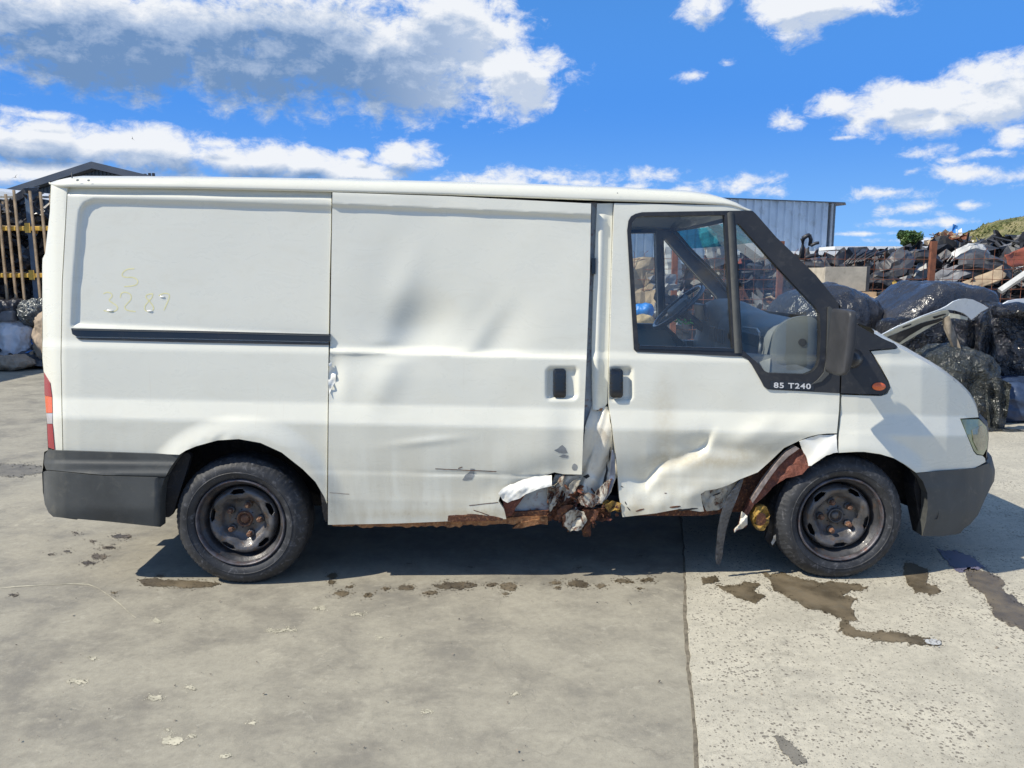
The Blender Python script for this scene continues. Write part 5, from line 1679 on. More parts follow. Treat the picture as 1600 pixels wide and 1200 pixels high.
# ---- dark gabled hall, left
YB = 30.0
pk = U1(152, 266, YB); lf = U1(-230, 392, YB); rt = U1(470, 343, YB)
hall = empty('gabled_hall', (pk.x, YB, 0), 'dark grey metal hall with a low gable showing above the rear of the van', 'building')
PINV['gabled_hall'] = Matrix.Translation((-pk.x, -YB, 0))
W_ = rt.x - lf.x
sp_ = (pk.x - lf.x) / W_


def gz(s): return lf.z + (pk.z - lf.z) * s / sp_ if s < sp_ else pk.z + (rt.z - pk.z) * (s - sp_) / (1 - sp_)


ribbed_wall(hall, (lf.x, YB), (rt.x, YB), -.1, 0, 0, .16, M['clad_dark'], 'wall', True, gz)
mb = MB()
mb.add([(lf.x - .5, YB - .45, lf.z - .05), (pk.x, YB - .45, pk.z + .02), (pk.x, YB - .45, pk.z + .30), (lf.x - .5, YB - .45, lf.z + .22),
        (lf.x - .5, YB + 22, lf.z - .05), (pk.x, YB + 22, pk.z + .02), (pk.x, YB + 22, pk.z + .30), (lf.x - .5, YB + 22, lf.z + .22)], [(0, 1, 2, 3), (3, 2, 6, 7), (1, 0, 4, 5), (4, 7, 6, 5), (0, 3, 7, 4)])
mb.build('roof_slope', M['clad_band'], hall)
mb = MB()
mb.add([(pk.x, YB - .45, pk.z + .02), (rt.x + .5, YB - .45, rt.z - .05), (rt.x + .5, YB - .45, rt.z + .22), (pk.x, YB - .45, pk.z + .30),
        (pk.x, YB + 22, pk.z + .02), (rt.x + .5, YB + 22, rt.z - .05), (rt.x + .5, YB + 22, rt.z + .22), (pk.x, YB + 22, pk.z + .30)], [(0, 1, 2, 3), (3, 2, 6, 7), (1, 0, 4, 5), (1, 5, 6, 2)])
mb.build('roof_slope', M['clad_band'], hall)
mb = MB(); mb.box((lf.x + .05, YB + .1, 0), (lf.x + .2, YB + 21, lf.z)); mb.build('side_wall', M['clad_dark'], hall)
mb = MB(); mb.box((rt.x - .2, YB + .1, 0), (rt.x - .05, YB + 21, rt.z)); mb.build('side_wall', M['clad_dark'], hall)
mb = MB()
for i, u in enumerate((222, 226, 233, 239)):
    p = U1(u, 273 - (u % 3), YB + 2); mb.box((p.x - .05, p.y, p.z - .3), (p.x + .05, p.y + .1, p.z + .02))
o = mb.build('ridge_fixing', M['scrap_black'], hall); o['kind'] = 'stuff'
# pale roof further left
p0, p1 = U1(-60, 288, 22), U1(27, 303, 22)
sh = empty('white_roofed_shed', ((p0.x + p1.x) / 2, 24, 0), 'white roofed shed at the left picture edge behind the wooden rack', 'building')
PINV['white_roofed_shed'] = Matrix.Translation((-(p0.x + p1.x) / 2, -24, 0))
MB().add([(p0.x, 22, p0.z), (p1.x, 22, p1.z), (p1.x, 27, p1.z - .1), (p0.x, 27, p0.z + .2), (p0.x, 22, p0.z - .35), (p1.x, 22, p1.z - .22)], [(0, 1, 2, 3), (4, 5, 1, 0)]).build('roof', M['white_roof'], sh)
MB().box((p0.x + .2, 22.2, 0), (p1.x - .2, 26.8, p1.z - .3)).build('wall', M['clad_dark'], sh)

# ---- galvanised building, right
P_R = U1(1306, 314, 25.0); zt = P_R.z
yl = Yat(1165, 308.4, zt)
P_L = U1(1165, 308.4, yl)
dv = (P_L - P_R).normalized()
A_ = P_L + dv * 5.4
gb = empty('galvanised_hall', ((A_.x + P_R.x) / 2, (A_.y + P_R.y) / 2, 0), 'pale blue grey hall of vertical ribbed sheets behind the windscreen of the van', 'building')
PINV['galvanised_hall'] = Matrix.Translation((-(A_.x + P_R.x) / 2, -(A_.y + P_R.y) / 2, 0))
ribbed_wall(gb, (A_.x, A_.y), (P_R.x, P_R.y), 0, zt - .08, zt - .08, .335, M['clad_lite'])
perp = Vector((-dv.y, dv.x, 0))
if perp.y < 0: perp = -perp
e0 = P_R - dv * .02
MB().add([(e0.x, e0.y, 0), (e0.x + perp.x * 9, e0.y + perp.y * 9, 0), (e0.x + perp.x * 9, e0.y + perp.y * 9, zt - .1), (e0.x, e0.y, zt - .1)], [(0, 1, 2, 3)]).build('side_wall', M['clad_lite'], gb)
c0 = P_R + dv * .16
MB().tube([(c0.x, c0.y - .02, 0), (c0.x, c0.y - .02, zt - .1)], .05, 8).build('corner_flashing', simple('corner_dark', (.34, .38, .42), .5), gb)
o_ = -perp * .10
rf = [A_ + o_, P_R + o_ - dv * .35, P_R - dv * .95 + perp * .5, P_R + perp * 9 - dv * .95, A_ + perp * 9]
vs = [(q.x, q.y, zt - .08) for q in rf] + [(q.x, q.y, zt - .045) for q in rf]
fs = [(4, 3, 2, 1, 0), (5, 6, 7, 8, 9)] + [(i, (i + 1) % 5, (i + 1) % 5 + 5, i + 5) for i in range(5)]
mk('roof', vs, fs, M['clad_band'], gb)

# ---- low white sheds behind the scrap
for (ua, ub, va, vb, Y, lab) in ((1120, 1306, 392.5, 402, 22, 'low white flat shed in front of the galvanised hall'), (1306, 1530, 385, 403, 23.5, 'long low white shed behind the scrap heap right of the galvanised hall')):
    a, b = U1(ua, va, Y), U1(ub, va, Y)
    z1 = (a.z + b.z) / 2
    s = empty('white_low_shed', ((a.x + b.x) / 2, Y, 0), lab, 'shed')
    PINV[s.name] = Matrix.Translation((-(a.x + b.x) / 2, -Y, 0))
    MB().box((a.x, Y, 0), (b.x, Y + 5, z1 - .14)).build('wall', M['white_roof'], s)
    MB().box((a.x - .1, Y - .15, z1 - .12), (b.x + .1, Y + 5.1, z1)).build('roof', M['white_roof'], s)
    MB().box((a.x, Y - .03, z1 - .24), (b.x, Y - .005, z1 - .19)).build('gutter_line', M['scrap_grey'], s)

# ---- grassy hill
hill_m, t, b = material('dry_grass_hill')
pos = t.new('ShaderNodeNewGeometry').outputs['Position']
c = t.mix(t.mapr(t.noise(pos, .35, 8, .7), .4, .62), (.13, .15, .055), (.36, .31, .15))
c = t.mix(t.mapr(t.noise(pos, 1.6, 8, .75), .5, .7), c, (.07, .10, .03))
t.put(b.inputs['Base Color'], c); b.inputs['Roughness'].default_value = .95
t.put(b.inputs['Normal'], t.bump(t.noise(pos, 2.2, 8, .7), 1.0, .5))
vs = []; fs = []; nx, ny = 90, 30
prof_u = [1462, 1490, 1515, 1545, 1575, 1605, 1660, 1750, 1900, 2200]; prof_v = [425, 378, 363, 350, 344, 338, 330, 322, 318, 322]
xs_h = [U1(a, c_, 84).x for a, c_ in zip(prof_u, prof_v)]; zs_h = [U1(a, c_, 84).z for a, c_ in zip(prof_u, prof_v)]
for j in range(ny + 1):
    for i in range(nx + 1):
        x = xs_h[0] - 3 + (xs_h[-1] - xs_h[0]) * i / nx
        s = j / ny
        h = float(np.interp(x, xs_h, zs_h)) * math.sin(min(1, s * 1.25) * math.pi / 2)
        y = 52 + 40 * s
        vs.append((x, y, h * (1 if s < .8 else 1 - (s - .8)) + .35 * noise.noise(Vector((x * .4, y * .4, 0))) + .15 * noise.noise(Vector((x * 1.5, y * 1.5, 3))) - (.1 if j == 0 else 0)))
for j in range(ny):
    for i in range(nx):
        a = j * (nx + 1) + i; fs.append((a, a + 1, a + nx + 2, a + nx + 1))
hill = mk('hill', vs, fs, hill_m, None, True); tag(hill, kind='structure')
mb = MB(); r5 = random.Random(31)
for i in range(5200):
    x = r5.uniform(xs_h[0], xs_h[6]); s = r5.uniform(.15, .82)
    h = float(np.interp(x, xs_h, zs_h)) * math.sin(min(1, s * 1.25) * math.pi / 2); y = 52 + 40 * s
    w = r5.uniform(.08, .3); hh = r5.uniform(.03, .16) * (2.6 if r5.random() < .03 else 1); dx = r5.uniform(-.15, .15)
    mb.add([(x - w, y, h - .1), (x + w, y + r5.uniform(-.1, .1), h - .1), (x + dx, y, h + hh)], [(0, 1, 2)])
M['grass_hill'] = simple('tufts', (.17, .18, .065), .9, var=.55, scale=.6)
o = mb.build('grass', M['grass_hill']); tag(o, kind='stuff')

# ---- tree
def tree(cu, cv, wpx, hpx, Y, label):
    c = U1(cu, cv, Y); s = (Y - CAM[1]) / F
    t_ = empty('broadleaf_tree', (c.x, Y, 0), label, 'tree')
    PINV[t_.name] = Matrix.Translation((-c.x, -Y, 0))
    a, h = wpx * s / 2, hpx * s / 2
    MB().tube([(c.x, Y, 0), (c.x + .1, Y, c.z * .6), (c.x - .1, Y, c.z + h * .2)], [.28, .2, .08], 10).tube([(c.x, Y, c.z * .6), (c.x + a * .5, Y, c.z)], [.12, .04], 6).tube([(c.x, Y, c.z * .6), (c.x - a * .5, Y + .3, c.z + .2)], [.12, .04], 6).build('trunk', M['bark'], t_, True)
    for nm, mat, seed, cnt in (('crown', M['leaf'], 1, 3800), ('crown', M['leaf2'], 2, 1300)):
        r = random.Random(seed); mb = MB()
        lobes = [(r.uniform(-.6, .6) * a, r.uniform(-.5, .5) * a, r.uniform(-.45, .55) * h, r.uniform(.35, .55)) for _ in range(13)]
        for _ in range(cnt):
            lx, ly, lz, lr = r.choice(lobes)
            d = Vector((r.gauss(0, 1), r.gauss(0, 1), r.gauss(0, 1))).normalized() * (r.random() ** .4)
            p = Vector((c.x + lx + d.x * a * lr, Y + ly + d.y * a * lr, c.z + lz + d.z * h * lr))
            q = r.uniform(.06, .14)
            n1 = Vector((r.gauss(0, 1), r.gauss(0, 1), r.gauss(0, 1))).normalized(); n2 = n1.orthogonal().normalized(); n1 = n1.cross(n2)
            mb.add([p - n1 * q, p - n2 * q * .7, p + n1 * q, p + n2 * q * .7], [(0, 1, 2, 3)])
        o = mb.build(nm, mat, t_); o['kind'] = 'stuff'


tree(1421, 373, 38, 28, 62, 'small round green tree standing beyond the scrap heap, left of the grassy hill')

# ---- crumpled sheets and heaps
def sheet(mb, p, w, h, rot, r, amp=.25, n=4):
    vs = []
    sd = r.uniform(0, 100)
    for j in range(n + 1):
        for i in range(n + 1):
            x = (i / n - .5) * w; y = (j / n - .5) * h
            q = noise.noise_vector(Vector((x * 2.2 / max(w, .2) + sd, y * 2.2 / max(h, .2), sd)))
            v = Vector((x + q.x * w * .25, y + q.y * h * .3, q.z * amp * (w + h) + .12 * (w + h) * (x / w) ** 2 * 2))
            vs.append(p + rot @ v)
    fs = [(j * (n + 1) + i, j * (n + 1) + i + 1, (j + 1) * (n + 1) + i + 1, (j + 1) * (n + 1) + i) for j in range(n) for i in range(n)]
    mb.add(vs, fs)


def heap_parts(parent, fn, xr_, yr_, counts, size, seed, lean=1.0):
    r = random.Random(seed)
    for mat, cnt in counts:
        mb = MB()
        for _ in range(cnt):
            x, y = r.uniform(*xr_), r.uniform(*yr_)
            z = fn(x, y)
            if z < .06: continue
            rot = Matrix.Rotation(r.uniform(0, 6.28), 3, 'Z') @ Matrix.Rotation(r.gauss(0, .7) * lean, 3, 'X') @ Matrix.Rotation(r.gauss(0, .5) * lean, 3, 'Y')
            k = r.random()
            p = Vector((x, y, z + r.uniform(-.05, .06)))
            w = size * r.uniform(.4, 1.3)
            if k < .62: sheet(mb, p, w, w * r.uniform(.25, .8), rot, r)
            elif k < .86:
                L = w * r.uniform(.8, 1.6)
                pts = [p + rot @ Vector((L * (s / 4 - .5), .15 * L * math.sin(s * .9 + r.random()), 0)) for s in range(5)]
                mb.tube(pts, r.uniform(.008, .035), 5)
            else:
                mb.box((-w * .25, -w * .12, -w * .06), (w * .25, w * .12, w * .06), Matrix.Translation(p) @ rot.to_4x4())
        if mb.v:
            o = mb.build('loose_scrap', mat, parent); o['kind'] = 'stuff'


def mound(name, fn, xr_, yr_, nx, ny, mat, parent=None):
    vs = []; fs = []
    for j in range(ny + 1):
        for i in range(nx + 1):
            x = xr_[0] + (xr_[1] - xr_[0]) * i / nx; y = yr_[0] + (yr_[1] - yr_[0]) * j / ny
            vs.append((x, y, fn(x, y)))
    for j in range(ny):
        for i in range(nx):
            a = j * (nx + 1) + i; fs.append((a, a + 1, a + nx + 2, a + nx + 1))
    return mk(name, vs, fs, mat, parent, False)


# crest heights measured along the heap, at y = 12
hc_u = [930, 985, 1010, 1060, 1110, 1160, 1210, 1260, 1290, 1330, 1365, 1400, 1430, 1470, 1510, 1550, 1600, 1700, 1900]
hc_v = [470, 448, 446, 440, 420, 415, 424, 418, 425, 408, 415, 398, 412, 398, 392, 384, 378, 372, 372]
hx_ = [U1(a, b, 12.5).x for a, b in zip(hc_u, hc_v)]; hz_ = [U1(a, b, 12.5).z for a, b in zip(hc_u, hc_v)]


def heap_z(x, y):
    crest = float(np.interp(x, hx_, hz_)) - .06
    s = (y - 9.3) / 3.2
    k = math.sin(max(0, min(1, s)) * math.pi / 2) ** .7 if s < 1 else max(0, 1 - ((s - 1) / 1.2) ** 2)
    e = max(0, min(1, (x - hx_[0]) / 1.0))
    return max(-.02, crest * (.38 + .62 * k) * e * (1 if s > 0 else 0) * (1 if s < 2.2 else 0) + .10 * noise.noise(Vector((x * 1.7, y * 1.7, 0))) + .05 * noise.noise(Vector((x * 5, y * 5, 1))))


heap = mound('scrap_heap', heap_z, (hx_[0] - .2, hx_[-1]), (9.3, 16.4), 130, 60, M['scrap_black']); tag(heap, kind='stuff')
heap_parts(heap, heap_z, (hx_[0], hx_[-1]), (9.4, 13.6), [(M['scrap_black'], 760), (M['scrap_dark'], 420), (M['scrap_grey'], 130), (M['scrap_lite'], 34), (M['scrap_tan'], 16), (M['rust'], 18), (M['scrap_red'], 3)], .62, 4)
# brown pile far off by the hill
def far_z(x, y):
    a = (x - U1(1480, 380, 34).x) / 2.0; b = (y - 34) / 3.0
    return max(-.02, (U1(1480, 368, 34).z) * math.exp(-a * a - b * b) + .15 * noise.noise(Vector((x * 2, y * 2, 0))))


cx_ = U1(1480, 380, 34).x
fh = mound('rubble_pile', far_z, (cx_ - 4.5, cx_ + 4.5), (30, 38), 40, 30, M['rust_post']); tag(fh, kind='stuff')
heap_parts(fh, far_z, (cx_ - 2.6, cx_ + 2.6), (31.5, 34.5), [(M['scrap_tan'], 160), (M['rust_post'], 120), (M['scrap_lite'], 36), (M['scrap_dark'], 60)], .7, 9)
p = U1(1493, 362, 33.5)
mb = MB(); sheet(mb, p, .25, .55, Matrix.Rotation(R(70), 3, 'X'), random.Random(2), .3); tag(mb.build('plastic_scrap', M['blue']), 'scrap of blue plastic sticking up from the brown rubble pile', 'plastic scrap')

# tan soil and debris between the bales
def sand_z(x, y):
    a = (x - U1(1415, 470, 7.6).x) / .85; b = (y - 8.0) / 1.0
    a2 = (x - U1(1255, 470, 8.2).x) / .9; b2 = (y - 8.3) / .7
    z = max(U1(1415, 462, 8).z * math.exp(-(a * a) ** 1.6 - b * b), U1(1255, 478, 8.2).z * math.exp(-(a2 * a2) ** 1.3 - b2 * b2) * .95)
    return max(-.02, z + .05 * noise.noise(Vector((x * 4, y * 4, 0))) + .025 * noise.noise(Vector((x * 12, y * 12, 1))))


x0_, x1_ = U1(1180, 470, 8).x, U1(1520, 470, 8).x
sd = mound('soil_heap', sand_z, (x0_, x1_), (6.6, 9.1), 70, 40, M['sand']); tag(sd, kind='stuff')
heap_parts(sd, sand_z, (x0_, x1_), (7.0, 8.8), [(M['scrap_tan'], 90), (M['scrap_lite'], 14), (M['scrap_black'], 20)], .22, 14)
q = MB(); sheet(q, U1(1412, 449, 8.2), .42, .14, Matrix.Rotation(R(70), 3, 'X') @ Matrix.Rotation(R(20), 3, 'Y'), random.Random(4), .2); tag(q.build('foam_scrap', M['yellow']), 'yellow foam scrap lying against the fence between the wrapped bales', 'foam scrap')

# ---- mesh fence
fence = empty('mesh_fence', (U1(1300, 450, 9).x, 9.0, 0), 'rusty reinforcing mesh fence holding back the scrap heap', 'fence')
PINV['mesh_fence'] = Matrix.Translation((-fence.location.x, -9.0, 0))
ztop = U1(1453, 400, 9.0).z
for u in (1053, 1217, 1453, 1640):
    x = U1(u, 430, 9.0).x; z = U1(1453, 377, 9.0).z
    MB().box((x - .045, 8.93, 0), (x + .045, 9.0, z)).build('post', M['rust_post'], fence)
mb = MB(); fx0, fx1 = U1(960, 430, 9).x, U1(1750, 430, 9).x
x = fx0; r5 = random.Random(8)
while x < fx1:
    s = noise.noise(Vector((x * .8, 0, 0))) * .05
    top = ztop + .05 + s
    mb.tube([(x, 9.02, 0), (x + s * .3, 9.02 + s, top * .6), (x + s * .2, 9.02 + s, top), (x + r5.uniform(-.03, .05), 9.0 + s, top + r5.uniform(.03, .09))], .0042, 4, False)
    x += .165
z = .1
while z < ztop:
    pts = [(fx0 + (fx1 - fx0) * i / 60, 9.015 + noise.noise(Vector((i * .3, z, 0))) * .05, z + .015 * noise.noise(Vector((i * .4, z * 3, 5)))) for i in range(61)]
    mb.tube(pts, .0042, 4, False); z += .165
o = mb.build('wire_mesh', M['rust_post'], fence); o['kind'] = 'stuff'


# ---- individual pieces of scrap that can be told apart
def cover(name, at_, rot, w, h, d, mat, label, cat, arch=.35, ribs=True):
    """bumper cover: a C section swept along a bow"""
    n = 16; vs = []; fs = []
    sec_ = [(.10, -.5), (.0, -.46), (-.03, -.2), (-.02, 0), (-.05, .15), (.0, .42), (.12, .5)]
    m = len(sec_)
    for k in range(n + 1):
        s = k / n * 2 - 1
        x = w / 2 * s; y = d * abs(s) ** 2.6 + .05 * noise.noise(Vector((s * 4, w, 1)))
        hh = h * (1 - arch * abs(s) ** 3)
        for (a, b_) in sec_: vs.append((x * (1 - .02), y + a, b_ * hh * .72 + .07 * noise.noise(Vector((s * 3, b_ * 3, w))) + .03 * noise.noise(Vector((s * 9, b_ * 8, w)))))
    for k in range(n):
        for j in range(m - 1):
            a = k * m + j; fs.append((a, a + m, a + m + 1, a + 1))
    o = mk(name, vs, fs, mat, None, False)
    sol = o.modifiers.new('thick', 'SOLIDIFY'); sol.thickness = .012
    o.matrix_world = Matrix.Translation(at_) @ rot.to_4x4()
    tag(o, label, cat)
    return o


def E(x, y, z): return (Matrix.Rotation(R(z), 3, 'Z') @ Matrix.Rotation(R(y), 3, 'Y') @ Matrix.Rotation(R(x), 3, 'X'))


K = M['scrap_black']
cover('car_bumper', U1(1449, 396, 10.4), E(-60, 8, 10), 1.0, .42, .35, K, 'black plastic bumper arched on top of the scrap heap beside the rusty post', 'bumper')
cover('car_bumper', U1(1505, 420, 10.0), E(-40, -20, -10), 1.5, .45, .4, M['scrap_grey'], 'large grey car bumper lying across the scrap heap right of the rusty post', 'bumper')
cover('car_bumper', U1(1345, 402, 10.6), E(-50, -30, 30), 1.0, .3, .35, K, 'black bumper on the crest of the scrap above the pale box', 'bumper')
cover('car_bumper', U1(1275, 412, 10.2), E(-70, 12, -20), 1.1, .35, .3, M['scrap_dark'], 'dark bumper low on the left of the scrap heap beside the windscreen pillar', 'bumper')
cover('car_bumper', U1(1560, 412, 9.9), E(-30, 15, 15), 1.3, .55, .3, M['scrap_dark'], 'dark grey bumper at the right picture edge above the red panel', 'bumper')
cover('car_bumper', U1(1390, 438, 9.6), E(-35, 15, 4), .9, .35, .25, K, 'black bumper lying low behind the fence between crate and rusty post', 'bumper')
cover('arch_liner', U1(1400, 415, 9.9), E(-20, -38, 0), .85, .55, .22, M['scrap_dark'], 'ribbed dark wheel arch liner leaning behind the mesh left of the post', 'liner')
cover('car_fender', U1(1530, 386, 10.8), E(-60, 10, 20), .9, .3, .3, M['scrap_lite'], 'pale fender lying on the crest of the scrap heap under the grassy hill', 'fender')
for (u, v, Y, w, h, rx, ry, rz, mat, lab, nm) in [
        (1590, 404, 9.7, .50, .28, 70, -15, 10, M['scrap_red'], 'faded red plastic panel at the right edge of the scrap heap', 'scrap_panel'),
        (1530, 440, 9.5, .75, .25, 60, -22, 0, M['scrap_tan'], 'tan board sloping down behind the mesh fence on the right', 'board'),
        (1480, 455, 9.4, .5, .3, 60, 20, 10, M['scrap_dark'], 'dark torn sheet behind the foot of the rusty post', 'plastic_sheet'),
        (1320, 440, 9.6, .6, .2, 55, 10, -10, M['scrap_dark'], 'dark torn sheet behind the pale box', 'plastic_sheet')]:
    mb = MB(); r5 = random.Random(int(u)); sheet(mb, Vector((0, 0, 0)), w, h, Matrix.Identity(3), r5, .06, 6)
    o = mb.build(nm, mat, None, True); o.matrix_world = Matrix.Translation(U1(u, v, Y)) @ E(rx, ry, rz).to_4x4()
    s = o.modifiers.new('thick', 'SOLIDIFY'); s.thickness = .012
    tag(o, lab, nm.split('_')[-1])
# twisted black frame upright on the left crest
mb = MB(); c = U1(1262, 388, 10.6)
for a, b_, r_ in [((-.12, 0, -.25), (-.10, 0, .18), .05), ((-.10, 0, .18), (.02, 0, .24), .04), ((.02, 0, .24), (.06, .05, .05), .035), ((.06, 0, .05), (.20, 0, .10), .03), ((-.12, 0, -.2), (.2, 0, -.12), .04)]:
    mb.tube([c + Vector(a), (c + Vector(a) + c + Vector(b_)) / 2 + Vector((.02, 0, .02)), c + Vector(b_)], r_, 7)
tag(mb.build('twisted_frame', K, None, True), 'twisted black frame standing up on the scrap crest right of the galvanised hall corner', 'scrap frame')
# black rods and seat frame leaning right of it
mb = MB()
for i in range(7):
    a = U1(1322 + i * 4.5, 414 - i, 10.3); b_ = U1(1343 + i * 7, 391 + (i % 3) * 3, 10.6)
    mb.tube([a, (a + b_) / 2 + Vector((0, 0, .03)), b_], .02, 6)
o = mb.build('bundle_of_rods', K, None, True); tag(o, 'bundle of black rods and strips leaning on the scrap crest above the pale box', 'rods', kind='stuff')
# silver strut at the right
a, b_ = U1(1562, 455, 8.4), U1(1606, 425, 8.4)
q = MB().tube([a, b_], .055, 4).build('metal_strut', M['scrap_lite']); tag(q, 'pale metal strut with holes sloping up at the right picture edge', 'strut')
# ribs on the leaning liner
# pale box on the heap
A0, A1 = U1(1287.5, 450, 8.3), U1(1355, 417, 8.3)
bx = empty('board_box', ((A0.x + A1.x) / 2, 8.5, A0.z - .05), 'pale weathered board box standing behind the round black bale', 'box')
PINV['board_box'] = Matrix.Translation((-(A0.x + A1.x) / 2, -8.5, -(A0.z - .05)))
q = MB().box((A0.x, 8.3, A0.z - .05), (A1.x, 8.33, A1.z)).build('front_board', M['wood_pale'], bx); bevel(q, .004, 1)
q = MB().box((A1.x + .003, 8.3, A0.z - .05), (A1.x + .05, 8.95, A1.z + .015)).build('side_board', M['scrap_dark'], bx)
q = MB().box((A0.x, 8.334, A0.z - .05), (A0.x + .02, 8.95, A1.z - .01)).build('side_board', M['wood_pale'], bx)
q = MB().box((A0.x + .021, 8.92, A0.z - .05), (A1.x, 8.95, A1.z - .01)).build('back_board', M['wood_pale'], bx)
MB().box((A0.x - .1, 8.25, 0), (A1.x + .15, 9.0 - .1, A0.z - .06)).build('wooden_pallet_stack', M['wood']); tag(COL.objects['wooden_pallet_stack'], 'stack of brown wood under the pale board box', 'pallet stack')


# ---- wrapped bales
def bale(name, c, half, mat, label, cat='bale', e=3.0, amp=.06, seed=0, res=44, flat=None, shape=None):
    film = {'black_film': 5.0, 'black_film_fine': 7.5, 'dusty_dark_film': 6.5, 'silver_foil': 9.0}.get(mat.name, 0)
    if film: res = max(res, 58)
    vs = []; idx = {}; fs = []
    n = res
    def vert(a, b, s, ax):
        p = [0, 0, 0]; p[ax] = s; p[(ax + 1) % 3] = a; p[(ax + 2) % 3] = b
        k = (round(p[0], 5), round(p[1], 5), round(p[2], 5))
        if k not in idx:
            d = Vector(p)
            L = (abs(d.x) ** e + abs(d.y) ** e + abs(d.z) ** e) ** (1 / e)
            d = d / L
            q = Vector((d.x * half[0], d.y * half[1], d.z * half[2]))
            nn = d.normalized()
            n1 = noise.noise(q * 2.2 + Vector((seed, 0, 0))); n2 = noise.ridged_multi_fractal(q * 3.4 + Vector((0, seed, 0)), .8, 2.1, 4, 1, 2) - 1.0
            n3 = noise.noise(Vector((q.x * 9, q.y * 9, q.z * 3.0)) + Vector((seed, seed, 0)))
            q = q + nn * (amp * n1 * 1.3 + amp * .45 * n2 + amp * .35 * n3)
            if film:
                n4 = noise.ridged_multi_fractal(Vector((q.x, q.y, q.z * .45)) * film + Vector((seed, 3, 0)), 1.0, 2.2, 3, 1, 2) - 1.1
                jv = noise.noise_vector(q * 41 + Vector((seed, 0, 0)))
                q = q + nn * ((.012 if 'fine' in mat.name else .030) * n4 + .0015 * jv.z)
            if mat.name.endswith('sack') or mat.name.endswith('bag'):
                q = q + nn * .035 * (noise.ridged_multi_fractal(q * 4.2 + Vector((seed, 0, 9)), .8, 2.2, 4, 1, 2) - 1.2)
            if shape: q = shape(q)
            idx[k] = len(vs); vs.append(tuple(q))
        return idx[k]
    for ax in range(3):
        for s in (-1, 1):
            for i in range(n):
                for j in range(n):
                    a0, a1, b0, b1 = -1 + 2 * i / n, -1 + 2 * (i + 1) / n, -1 + 2 * j / n, -1 + 2 * (j + 1) / n
                    f_ = [vert(a0, b0, s, ax), vert(a1, b0, s, ax), vert(a1, b1, s, ax), vert(a0, b1, s, ax)]
                    fs.append(tuple(f_ if s > 0 else f_[::-1]))
    # stand on the ground, no bulge below it
    zmin = -c[2] + .004
    vs = [(x, y, max(z, zmin)) for x, y, z in vs]
    o = mk(name, vs, fs, mat, None, True, Vector(c)); tag(o, label, cat)
    return o


def span(ul, ur, vt, Y, vb=None):
    a, b_ = U1(ul, vt, Y), U1(ur, vt, Y)
    zt_ = (a.z + b_.z) / 2
    return (a.x + b_.x) / 2, abs(b_.x - a.x) / 2, zt_


x, hw, z = span(1228, 1392, 447, 5.9)
bale('wrapped_bale', (x, 6.3, z / 2), (hw, .75, z / 2), M['wrap2'], 'round black film wrapped bale with a yellow label, behind the wing mirror', e=2.9, amp=.05, seed=1)
q = U1(1318, 467, 5.75)
o = mk('paper_label', [U1(1307, 469, 5.72), U1(1325, 471, 5.72), U1(1327.5, 466, 5.76), U1(1324, 463, 5.8), U1(1309, 463, 5.8), U1(1305.5, 466, 5.76)], [(0, 1, 2, 3, 4, 5)], M['yellow']); s = o.modifiers.new('t', 'SOLIDIFY'); s.thickness = .012
tag(o, 'small yellow label lying on top of the round black bale', 'label')
x, hw, z = span(1340, 1402, 470, 6.9)
bale('cardboard_bale', (x, 7.1, z / 2), (hw, .35, z / 2), M['sand'], 'tan cardboard bale squeezed behind the round black bale', e=4, amp=.03, seed=2, res=26)
x, hw, z = span(1398, 1570, 443, 5.4)
bale('wrapped_bale', (x, 5.95, z / 2), (hw, .7, z / 2), M['wrap2'], 'broad flat topped black bale behind the raised white bonnet', e=5.5, amp=.04, seed=3,
     shape=lambda q: Vector((q.x, q.y, q.z - max(0, -.12 - q.x) * .75 * max(0, q.z + .2))))
x, hw, z = span(1545, 1700, 482, 4.6)
bale('wrapped_stack', (x, 5.0, z / 2), (hw, .45, z / 2), M['wrap'], 'tall crinkled black wrapped stack at the right picture edge', e=5, amp=.07, seed=4, res=60)
x, hw, z = span(1405, 1530, 500, 4.75)
bale('wrapped_bale', (x, 5.1, z / 2), (hw, .35, z / 2), M['wrap'], 'glossy black bale in the shade under the raised white bonnet', e=6, amp=.06, seed=5, res=56)
x, hw, z = span(1484, 1593, 547, 3.75)
bale('wrapped_bale', (x, 4.2, z / 2), (hw, .40, z / 2), M['wrap_grey'], 'dusty dark grey wrapped bale nearest to the nose of the van', e=3.2, amp=.05, seed=6, res=60,
     shape=lambda q: Vector((q.x, q.y, q.z - .25 * max(0, q.x) ** 1.0 * (q.z > 0) * 1.0)))
x, hw, z = span(1575, 1700, 600, 3.9)
bale('wrapped_bale', (x, 4.3, z / 2), (hw, .35, z / 2), M['navy'], 'low dark blue wrapped block beside the dusty bale at the right edge', e=6, amp=.02, seed=7, res=30)
# trailing tail of film
o = panel('film_tail', jag([(1543, 600), (1560, 590), (1580, 600), (1577, 630), (1572, 655), (1570, 672), (1548, 669), (1545, 640)], 1.5, 3, 3), lambda u, v: 3.62 + .03 * np.sin(u / 3.) + .02 * wob(u, v, 9, 2), M['wrap_grey'], None, step=3, skirt=.04)
tag(o, 'strip of dark film trailing from the dusty bale to the ground', 'film')
o = panel('film_edge', jag([(1543, 668), (1575, 672), (1620, 676), (1620, 680), (1570, 677), (1542, 673)], .8, 3, 4), lambda u, v: 3.55 + .01 * wob(u, v, 9, 2), M['wrap_grey'], None, step=3, skirt=.12)
tag(o, 'flat fold of black film lying on the concrete before the wrapped bales', 'film')
